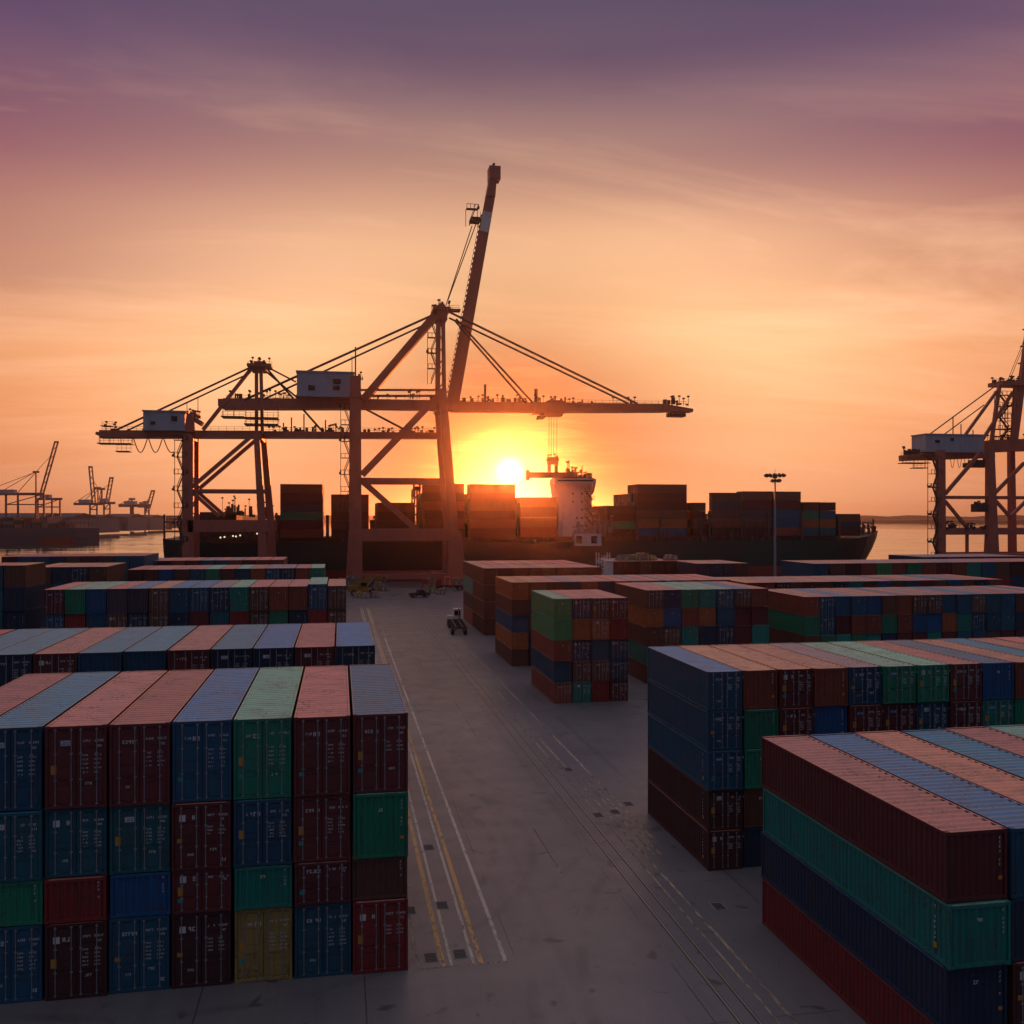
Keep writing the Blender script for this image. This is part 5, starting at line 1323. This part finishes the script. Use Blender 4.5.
# one sheet of boxes for every container deeper inside the stacks
def mass():
    b = MB(); cols = []
    for (x, y, z), (w_, l_, h_), c, rc in MASS:
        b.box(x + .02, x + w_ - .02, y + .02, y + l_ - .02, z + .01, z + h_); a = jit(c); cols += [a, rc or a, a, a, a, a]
    if not b.f: return
    me = b.mesh('container_mass', ['mass']); a = me.color_attributes.new('paint', 'FLOAT_COLOR', 'CORNER')
    buf = []
    for p in me.polygons:
        for _ in p.loop_indices: buf += [*cols[p.index], 1.0]
    a.data.foreach_set('color', buf)
    tag(link('stacked_containers', me), 'containers deeper inside the yard blocks and the ship stacks', 'containers', None, 'stuff')

# extra stacks of dark containers with cargo on top, behind the brown block
pv = at_d(614, 558, 166)
block('v', pv.x, pv.y, 12.2, 2.36, [2.6, 2.6, 2.6, 2.6], C('darkP|darkP|brownP|darkP|darkP'), 'dark block carrying loose cargo', 'road', 1, 1, ['rose', 'mauve', 'rose', 'rose', 'rose'])
mass()

# ------------------------------------------------------------------ smaller things
def wheel(parent, x, y, r, w, name='wheel'):
    b = MB(); b.disc((x, y, r), (0, 1, 0), r, w, 18); tt = b.build(name, ['rubber'], parent)
    b = MB(); b.disc((x, y, r), (0, 1, 0), r * .55, w + .03, 12); b.build('rim', ['rod'], tt)

def on_ground(px, py): 
    p = at_z(px, py); return (p.x, p.y, 0)

def reach_stacker():
    t = thing('reach_stacker', 'yellow reach stacker with sloping boom parked by the foot of the huge crane', 'vehicle', on_ground(366, 595.5), math.radians(-8))
    b = MB(); b.box(-3.4, 2.6, -1.3, 1.3, .75, 1.55); b.box(-3.9, -1.6, -1.35, 1.35, .9, 2.3); b.box(-1.6, 2.4, -1.5, -1.1, .7, 1.2); b.box(-1.6, 2.4, 1.1, 1.5, .7, 1.2); b.build('chassis', ['yellow'], t)
    b = MB(); b.box(-1.2, .3, -.7, .7, 1.55, 3.1); b.box(-1.3, .4, -.8, .8, 3.1, 3.22); c = b.build('cab', ['yellow'], t)
    b = MB(); b.box(-1.05, .15, -.74, -.7, 2.2, 3.0); b.box(.3, .34, -.6, .6, 2.1, 3.0); b.build('window', ['glass'], c)
    b = MB(); b.bar((-3.2, 0, 2.5), (3.2, 0, 4.3), .75, .8); b.bar((2.4, 0, 4.1), (4.4, 0, 4.65), .5, .55); bm = b.build('boom', ['yellow'], t)
    b = MB(); b.bar((4.2, 0, 4.5), (4.2, 0, 3.6), .4, .5); b.bar((4.2, -2.9, 3.5), (4.2, 2.9, 3.5), .45, .5, side=(1, 0, 0)); b.build('spreader_head', ['steel'], bm)
    b = MB(); b.bar((-.2, .5, 1.6), (1.6, .3, 3.7), .28, .28); b.bar((-.2, -.5, 1.6), (1.6, -.3, 3.7), .28, .28); b.build('hydraulic_ram', ['rod'], t)
    for x, r in ((-2.6, .7), (1.7, .85)):
        for y in (-1.35, 1.35): wheel(t, x, y, r, .6)
    b = MB(); b.box(-3.2, -2.9, -1.3, -1.0, 2.3, 2.6); b.box(-.6, -.3, .1, .4, 3.22, 3.5); b.build('beacon', ['orange_mark'], t)
reach_stacker()

def car(px, py, rz, label, mat):
    t = thing('pickup_truck', label, 'car', on_ground(px, py), rz); b = MB()
    prof = [(-2.3, .5), (-2.3, 1.05), (-.6, 1.1), (-.35, 1.75), (.75, 1.78), (1.25, 1.15), (2.25, 1.0), (2.35, .5)]
    i = len(b.v)
    for y in (-.85, .85):
        for x, z in prof: b.v.append((x, y * (.86 if z > 1.2 else 1), z))
    n = len(prof); b.f.append(tuple(range(i, i + n))); b.m.append(0); b.f.append(tuple(reversed(range(i + n, i + 2 * n)))); b.m.append(0)
    for k in range(n): b.f.append((i + k, i + n + k, i + n + (k + 1) % n, i + (k + 1) % n)); b.m.append(0)
    bd = b.build('body', [mat], t)
    b = MB(); b.poly([(.80, -.76, 1.70), (.80, .76, 1.70), (1.24, .82, 1.2), (1.24, -.82, 1.2)]); b.box(-.25, .7, -.80, -.76, 1.2, 1.66); b.build('window', ['glass'], bd)
    for x in (-1.5, 1.5):
        for y in (-.82, .82): wheel(t, x, y, .38, .25)
    for y in (-.6, .6):
        b = MB(); b.box(2.28, 2.38, y - .15, y + .15, .75, .95); b.build('headlight', ['lamp_glass'], t)
        b = MB(); b.box(-2.36, -2.28, y - .12, y + .12, .7, .95); b.build('tail_light', ['redcab'], t)
car(419.5, 597.5, math.radians(20), 'dark pickup truck alone on the open apron before the crane', 'darkcar')

def terminal_truck(loc, rz, label, cab_mat, loaded):
    t = thing('terminal_tractor', label, 'vehicle', loc, rz)
    b = MB(); b.box(-2.6, 2.2, -.45, .45, .7, .95); b.box(1.3, 2.5, -1.15, 1.15, .55, 1.1); b.build('chassis', ['steel'], t)
    b = MB(); b.box(.9, 2.3, -1.1, .1, 1.1, 2.75); b.box(.85, 2.4, -1.15, .15, 2.75, 2.86); b.box(1.2, 2.4, .15, 1.1, 1.1, 1.7); c = b.build('cab', [cab_mat], t)
    b = MB(); b.box(2.3, 2.34, -1.0, 0, 1.8, 2.65); b.box(1.1, 2.1, -1.14, -1.1, 1.8, 2.6); b.box(.86, .9, -1, 0, 1.8, 2.6); b.build('window', ['glass'], c)
    for x in (-1.7, 1.7):
        for y in (-1.0, 1.0): wheel(t, x, y, .5, .35)
    b = MB(); b.bar((.6, -.7, 1.0), (.6, -.7, 3.1), .14, .14); b.build('exhaust', ['rod'], t)
    for y in (-.9, .9):
        b = MB(); b.box(2.5, 2.55, y - .12, y + .12, .8, 1.0); b.build('headlight', ['lamp_glass'], t)

def trailer(loc, rz, L, label):
    t = thing('skeletal_trailer', label, 'trailer', loc, rz); b = MB()
    for y in (-.5, .5): b.box(-L / 2, L / 2, y - .08, y + .08, 1.0, 1.3)
    for k in range(6):
        x = -L / 2 + .15 + (L - .3) * k / 5; b.box(x - .1, x + .1, -1.2, 1.2, 1.02, 1.27)
    b.build('frame', ['steel'], t)
    for k in range(3):
        for y in (-1.0, 1.0): wheel(t, -L / 2 + 1.0 + k * 1.25, y, .48, .4)
    for y in (-.7, .7):
        b = MB(); b.box(L / 2 - 2.2, L / 2 - 2.05, y - .06, y + .06, 0, 1.0); b.build('landing_leg', ['rod'], t)
        b = MB(); b.box(-L / 2 - .02, -L / 2 + .05, y - .2, y + .2, .75, .95); b.build('tail_light', ['redcab'], t)
pt = Vector(on_ground(460.5, 637)); pq = Vector(on_ground(451, 620)); dv = pq - pt; az = math.atan2(dv.y, dv.x)
trailer(pt + dv * .33, az, 11.5, 'empty skeletal trailer hitched to white-cabbed tractor beside the brown block')
terminal_truck(pt + dv * .33 + dv.normalized() * 5.6, az, 'white-cabbed terminal tractor pulling the empty trailer beside brown block', 'white', 0)

pr = Vector(on_ground(446, 590.5))
terminal_truck(pr + Vector((-3.5, 0, 0)), PI, 'red-cabbed terminal tractor at the foot of the thin crane legs', 'redcab', 1)
trailer(pr + Vector((2.2, 0, 0)), PI, 9.0, 'trailer loaded with bundles at the foot of thin crane legs')
def bundle(loc, sx, sy, sz, mat, label, name='cargo_bundle', cat='cargo', group='loose cargo', rz=0.0):
    """a strapped, tarped heap: rounded lumpy cover over a pallet"""
    rnd = random.Random(int(loc[0] * 97 + loc[1] * 13)); t = thing(name, label, cat, loc, rz, group); b = MB()
    b.box(-sx / 2, sx / 2, -sy / 2, sy / 2, .1, .16)
    for k in (-1, 0, 1): b.box(-sx / 2, sx / 2, k * (sy / 2 - .08) - .06, k * (sy / 2 - .08) + .06, 0, .1)
    b.build('pallet', ['wood'], t)
    b = MB(); nx, ny = 7, 5; P = []
    for i in range(nx + 1):
        for j in range(ny + 1):
            u, v = i / nx * 2 - 1, j / ny * 2 - 1; e = max(abs(u), abs(v))
            zz = .2 if e > .99 else sz * (1 - .35 * e ** 3) * (.82 + .3 * rnd.random()) + .1
            P.append((u * sx * .5, v * sy * .5, zz))
    for i in range(nx):
        for j in range(ny):
            a = i * (ny + 1) + j; b.poly([P[a], P[a + ny + 1], P[a + ny + 2], P[a + 1]])
    c = b.build('cover', [mat], t)
    b = MB()
    for u in (-.25, .25): b.box(u * sx - .05, u * sx + .05, -sy * .51, -sy * .5, .12, sz * .7)
    b.build('strap', ['white_mark'], c)
bundle(pr + Vector((.2, 0, 1.3)), 2.6, 2.0, 2.2, 'redcab', 'tall red-covered bundle on the trailer by thin crane legs')
bundle(pr + Vector((3.2, 0, 1.3)), 3.0, 2.0, 1.5, 'lash', 'low brown bundle on the trailer by thin crane legs')
for px, py, sx, sz, m, lab in ((352.5, 590, 3.0, 2.4, 'lash', 'tall brown bundle hard by the huge crane leg, beside the row end'), (360, 588, 2.6, 2.2, 'tarp', 'tan bundle just behind the yellow reach stacker'),
        (371, 587.5, 3.2, 2.0, 'lash', 'wide brown bundle behind the boom of the reach stacker'), (378, 590, 2.0, 1.5, 'tarp', 'small tan bundle at the boom tip of the reach stacker'),
        (358, 597.5, 1.5, .9, 'tarp', 'small tan bundle before the rear wheel of the reach stacker'), (366, 598, 1.7, .8, 'lash', 'flat brown bundle before the middle of the reach stacker'),
        (375, 597.5, 1.4, 1.0, 'lash', 'brown bundle before the front wheel of the reach stacker'), (384, 591, 1.6, 1.1, 'lash', 'low brown bundle beside the pallets on the apron'), (431, 588, 2.2, 1.8, 'lash', 'brown bundle between the dark pickup and the loaded trailer'),
        (438, 585.5, 3.4, 2.6, 'redcab', 'big red-covered bundle standing behind the loaded trailer'), (447, 584.5, 3.0, 2.2, 'lash', 'brown bundle behind the loaded trailer'),
        (456, 588, 2.4, 1.9, 'redcab', 'red-covered bundle on the paving next to the thin crane legs'), (426, 591.5, 1.4, 1.0, 'lash', 'small brown-covered bundle near the dark pickup'),
        (433, 593, 1.3, .9, 'tarp', 'small tan-covered bundle before the red-cabbed tractor'), (441, 594.5, 1.5, 1.0, 'lash', 'low brown bundle before the red-cabbed tractor')):
    bundle(on_ground(px, py), sx * 1.35, 2.6, sz * 1.4, m, lab, rz=random.uniform(-.3, .3))
p = Vector(on_ground(356, 594)); bundle(p, 2.6, 2.2, 1.8, 'lash', 'brown bundle on the apron behind the yellow reach stacker')
for px, py, lab in ((388, 594, 'empty wooden pallet on the apron beside the yellow reach stacker'), (393, 596, 'empty wooden pallet standing alone on the apron'), (397, 594.5, 'empty wooden pallet on the apron close to the dark pickup')):
    t = thing('pallet', lab, 'pallet', on_ground(px, py), random.uniform(-.5, .5), 'pallets on the apron'); b = MB()
    for k in range(6): b.box(-.6 + k * .205, -.46 + k * .205, -.5, .5, .12, .145)
    b.build('top_deck', ['wood'], t); b = MB()
    for k in (-.44, 0, .44): b.box(-.6, .6, k - .05, k + .05, 0, .12)
    b.build('bearer', ['wood'], t)
ztop = 10.4
for k, (px, sx, sz, m, lab) in enumerate(((620, 2.0, .9, 'lash', 'brown bundle on the dark block, beside the white lattice tower'), (630, 3.4, 1.0, 'tarp', 'long tan bundle on top of the dark container block'),
                                     (641, 3.2, 1.3, 'tarp', 'tallest tan bundle on top of the dark container block'), (651, 1.8, .8, 'yellow', 'yellow bundle on top of the dark container block'), (669, 2.6, .9, 'lash', 'brown bundle at the mast end of the dark block'))):
    p = at_y(px, 553, pv.y + 4.0); bundle((p.x, pv.y + 3.2 + .5 * (k % 2), ztop), sx, 2.0, sz, m, lab)
# white lattice access tower and grey switch cabin
pa = at_d(603, 560, 164)
t = thing('access_tower', 'white lattice access tower behind the brown block', 'tower', (pa.x, pa.y, 0)); b = MB(); zt = at_d(603, 552.5, 164).z
for x in (-1.0, 1.0):
    for y in (-.8, .8): b.bar((x, y, 0), (x, y, zt), .16, .16)
b.build('post', ['white'], t); b = MB(); z = .8; s = 1
while z < zt - .5:
    for y in (-.8, .8): b.bar((-1, y, z), (1, y, z), .12, .12); b.bar((-s, y, z), (s, y, z + 1.2), .1, .1); b.bar((0, y, z), (0, y, z + 1.2), .08, .08)
    z += 1.2; s = -s
b.build('lattice', ['white'], t)
pc = at_d(609.5, 560, 158)
t = thing('switch_cabin', 'tall plain grey cabin beside the white lattice tower', 'cabin', (pc.x, pc.y, 0)); zt = at_d(609, 560.5, 158).z
b = MB(); b.box(-.65, .65, 0, 1.4, 0, zt - .15); b.build('wall', ['white'], t); b = MB(); b.box(-.72, .72, -.07, 1.47, zt - .15, zt); b.build('roof', ['white'], t)
b = MB(); b.box(-.4, .4, -.05, -.01, .1, 2.1); d = b.build('door', ['house'], t); b = MB(); b.box(.25, .33, -.09, -.05, 1.0, 1.12); b.build('handle', ['rod'], d)

# tall light mast
pm = at_d(775, 517, 216); zt = at_d(775, 475, 216).z
t = thing('light_mast', 'tall slim floodlight mast with a round crown of lamps', 'light mast', (pm.x, pm.y, 0))
b = MB(); b.tube([(0, 0, .6), (0, 0, zt * .5), (0, 0, zt)], .34, 10, r1=.17); b.build('pole', ['rod'], t)
b = MB(); b.box(-.8, .8, -.8, .8, 0, .6); b.build('base', ['concrete'], t)
b = MB(); b.box(-.9, .9, -.9, .9, zt - 1.5, zt - 1.3); ring = [(1.75 * math.cos(a * PI / 8), 1.75 * math.sin(a * PI / 8), zt - .2) for a in range(17)]; b.tube(ring, .07, 5)
for a in range(8): b.bar((0, 0, zt - .7), ring[a * 2], .08, .08)
b.tube([(0, 0, zt), (0, 0, zt + 1.4)], .04, 5); b.box(-.35, .35, -.35, .35, zt - .8, zt + .3); hc = b.build('lamp_ring', ['steel'], t)
for a in range(16):
    c, s = math.cos(a * PI / 6), math.sin(a * PI / 6); r_, h_ = (1.9, 0) if a < 12 else (1.0, -1.2); b = MB(); b.bar((r_ * c, r_ * s, zt - .35 + h_), ((r_ + .4) * c, (r_ + .4) * s, zt + .15 + h_), .55, .55); b.build('floodlight', ['steel'], hc)

# ------------------------------------------------------------------ air, sky, sun, camera
HZ = 6200
b = MB(); b.box(-HZ, HZ, -400, 8200, -7.5, 122)
m = bpy.data.materials.new('evening_haze'); m.use_nodes = True; nt = m.node_tree; nt.nodes.clear()
out = nt.nodes.new('ShaderNodeOutputMaterial'); pv_ = nt.nodes.new('ShaderNodeVolumePrincipled')
pv_.inputs['Color'].default_value = (1.0, 0.86, 0.78, 1); pv_.inputs['Density'].default_value = HAZE_D; pv_.inputs['Anisotropy'].default_value = HAZE_G
nt.links.new(pv_.outputs[0], out.inputs['Volume']); M['haze'] = m
hz = tag(b.build('haze', ['haze']), kind='stuff'); hz['label'] = 'thin evening haze over the harbour'

SUN_AZ, SUN_EL = YAW - math.radians(.15), math.radians(2.85)
sd = Vector((math.sin(SUN_AZ) * math.cos(SUN_EL), math.cos(SUN_AZ) * math.cos(SUN_EL), math.sin(SUN_EL)))
sun = bpy.data.lights.new('sun', 'SUN'); sun.energy = SUN_E; sun.angle = math.radians(.55); sun.color = (1.0, 0.20, 0.04)
so = link('sun', sun); so.rotation_euler = (-sd).to_track_quat('-Z', 'Y').to_euler()

W = bpy.data.worlds.new('World'); S.world = W; W.use_nodes = True; nt = W.node_tree; nt.nodes.clear(); N = NT(nt)
tc = N.n('ShaderNodeTexCoord'); D = N.vmath('NORMALIZE', tc.outputs['Generated']).outputs[0]
sx = N.n('ShaderNodeSeparateXYZ'); N.set(sx, 0, D); z = sx.outputs[2]
def dotn(v):
    x = N.vmath('DOT_PRODUCT', D, v); return x.outputs[1]
hx = N.n('ShaderNodeCombineXYZ'); N.set(hx, 0, sx.outputs[0]); N.set(hx, 1, sx.outputs[1]); hn = N.vmath('NORMALIZE', hx.outputs[0]).outputs[0]
az = N.vmath('DOT_PRODUCT', hn, (math.sin(SUN_AZ), math.cos(SUN_AZ), 0)).outputs[1]
zc = N.math('MAXIMUM', z, 0.0)
# thin cloud veil: streaks drawn out along the horizon
den = N.math('ADD', zc, 0.12)
cx = N.n('ShaderNodeCombineXYZ'); N.set(cx, 0, N.math('DIVIDE', sx.outputs[0], den)); N.set(cx, 1, N.math('DIVIDE', sx.outputs[1], den))
n1 = N.noise(N.mapping(cx.outputs[0], (0.55, 1.5, 1), (3.1, 0.7, 0)), 0.9, 6, 0.62, 0.7)
n2 = N.noise(N.mapping(cx.outputs[0], (0.25, 0.7, 1), (1.3, 5.2, 0)), 0.8, 3, 0.5, 0.3)
zw = N.math('ADD', zc, N.math('MULTIPLY', N.math('SUBTRACT', n2, 0.5), 0.11))
front = N.ramp(zw, SKY_FRONT); back = N.ramp(zc, SKY_BACK)
k = N.ramp(N.math('MULTIPLY_ADD', az, 0.5, 0.5), [(0.25, 0.0), (0.62, 0.35), (0.93, 1.0)])
base = N.mix(k, back, front)
veil = N.math('MULTIPLY', N.ramp(n1, [(0.46, 0.0), (0.70, 1.0)]), N.ramp(zc, [(0.02, 0.25), (0.2, 1.0), (0.36, 0.75), (0.43, 0.12), (0.52, 0.0)]))
base = N.mix(N.math('MULTIPLY', N.math('MULTIPLY', veil, k), 0.5), base, (1.0, 0.56, 0.36, 1))
dk_ = N.math('MULTIPLY', N.ramp(n2, [(0.5, 0.0), (0.8, 1.0)]), N.ramp(zc, [(0.1, 0.0), (0.3, 1.0)]))
base = N.mix(N.math('MULTIPLY', dk_, 0.25), base, (0.10, 0.065, 0.17, 1))
sdot = N.math('MAXIMUM', dotn(tuple(sd)), 0.0)
def lobe(p, amp, col):
    x = N.vmath('SCALE', col); N.set(x, 'Scale', N.math('MULTIPLY', N.math('POWER', sdot, p), amp)); return x.outputs[0]
fade = N.math('MULTIPLY_ADD', N.math('POWER', sdot, 25.0), -0.92, 1.0)
tv = N.n('ShaderNodeVectorMath', operation='SCALE'); N.set(tv, 0, base); N.set(tv, 'Scale', fade); tot = tv.outputs[0]
hump = N.math('MULTIPLY', N.math('POWER', sdot, 13.0), N.math('MULTIPLY_ADD', N.math('POWER', sdot, 45.0), -1.0, 1.0))
hump = N.math('MULTIPLY', hump, N.ramp(zw, [(0.02, 0.75), (0.18, 1.0), (0.27, 1.0), (0.375, 0.45), (0.45, 0.10), (0.6, 0.3)], 'EASE'))
tv = N.vmath('SCALE', GLOW); N.set(tv, 'Scale', hump); tot = N.vmath('ADD', tot, tv.outputs[0]).outputs[0]
for p_, a_, c_ in LOBES: tot = N.vmath('ADD', tot, lobe(p_, a_, c_)).outputs[0]
# streaks of low cloud lit from behind around the sun
st = N.noise(N.mapping(D, (9, 9, 95), (0.3, 0, 0.2)), 1.0, 4, 0.6, 0.3)
sm = N.math('MULTIPLY', N.ramp(st, [(0.50, 0.0), (0.66, 1.0)]), N.math('POWER', sdot, 260.0))
x = N.vmath('SCALE', (1.0, 0.62, 0.16)); N.set(x, 'Scale', N.math('MULTIPLY', sm, 0.4)); tot = N.vmath('ADD', tot, x.outputs[0]).outputs[0]
ang = N.math('ARCCOSINE', N.math('MINIMUM', sdot, 1.0))
mr = N.n('ShaderNodeMapRange', interpolation_type='SMOOTHSTEP'); N.set(mr, 0, ang); mr.inputs[1].default_value = math.radians(.12); mr.inputs[2].default_value = math.radians(1.05); mr.inputs[3].default_value = 1.0; mr.inputs[4].default_value = 0.0
disc = N.math('MULTIPLY', mr.outputs[0], 3.0)
x = N.vmath('SCALE', (1.0, 0.80, 0.45)); N.set(x, 'Scale', disc); tot = N.vmath('ADD', tot, x.outputs[0]).outputs[0]
b1 = N.n('ShaderNodeBackground'); N.set(b1, 0, tot); b1.inputs[1].default_value = 1.0
sk = N.n('ShaderNodeTexSky', sky_type='NISHITA'); sk.sun_disc = False; sk.sun_elevation = SUN_EL; sk.sun_rotation = SUN_AZ; sk.air_density = 5.0; sk.dust_density = 1.0; sk.ozone_density = 3.0
b2 = N.n('ShaderNodeBackground'); N.set(b2, 0, sk.outputs[0]); b2.inputs[1].default_value = NISH
ad = N.n('ShaderNodeAddShader'); N.set(ad, 0, b1.outputs[0]); N.set(ad, 1, b2.outputs[0])
wo = N.n('ShaderNodeOutputWorld'); nt.links.new(ad.outputs[0], wo.inputs[0])

cam = bpy.data.cameras.new('camera'); co = link('camera', cam); S.camera = co
cam.sensor_width = 36.0; cam.lens = 36.0 * F / 1024.0; cam.clip_start = .5; cam.clip_end = 30000; cam.shift_y = (HORIZON - 512) / 1024.0
co.location = (0, 0, CAM_H); co.rotation_euler = (PI / 2, 0, -YAW)
v = S.view_settings; v.view_transform = 'Standard'; v.look = 'None'; v.exposure = EXPO; v.gamma = 1; v.use_curve_mapping = False
cy = S.cycles; cy.use_denoising = True; cy.max_bounces = 6; cy.diffuse_bounces = 3; cy.glossy_bounces = 3; cy.volume_bounces = 0; cy.sample_clamp_indirect = 4.0
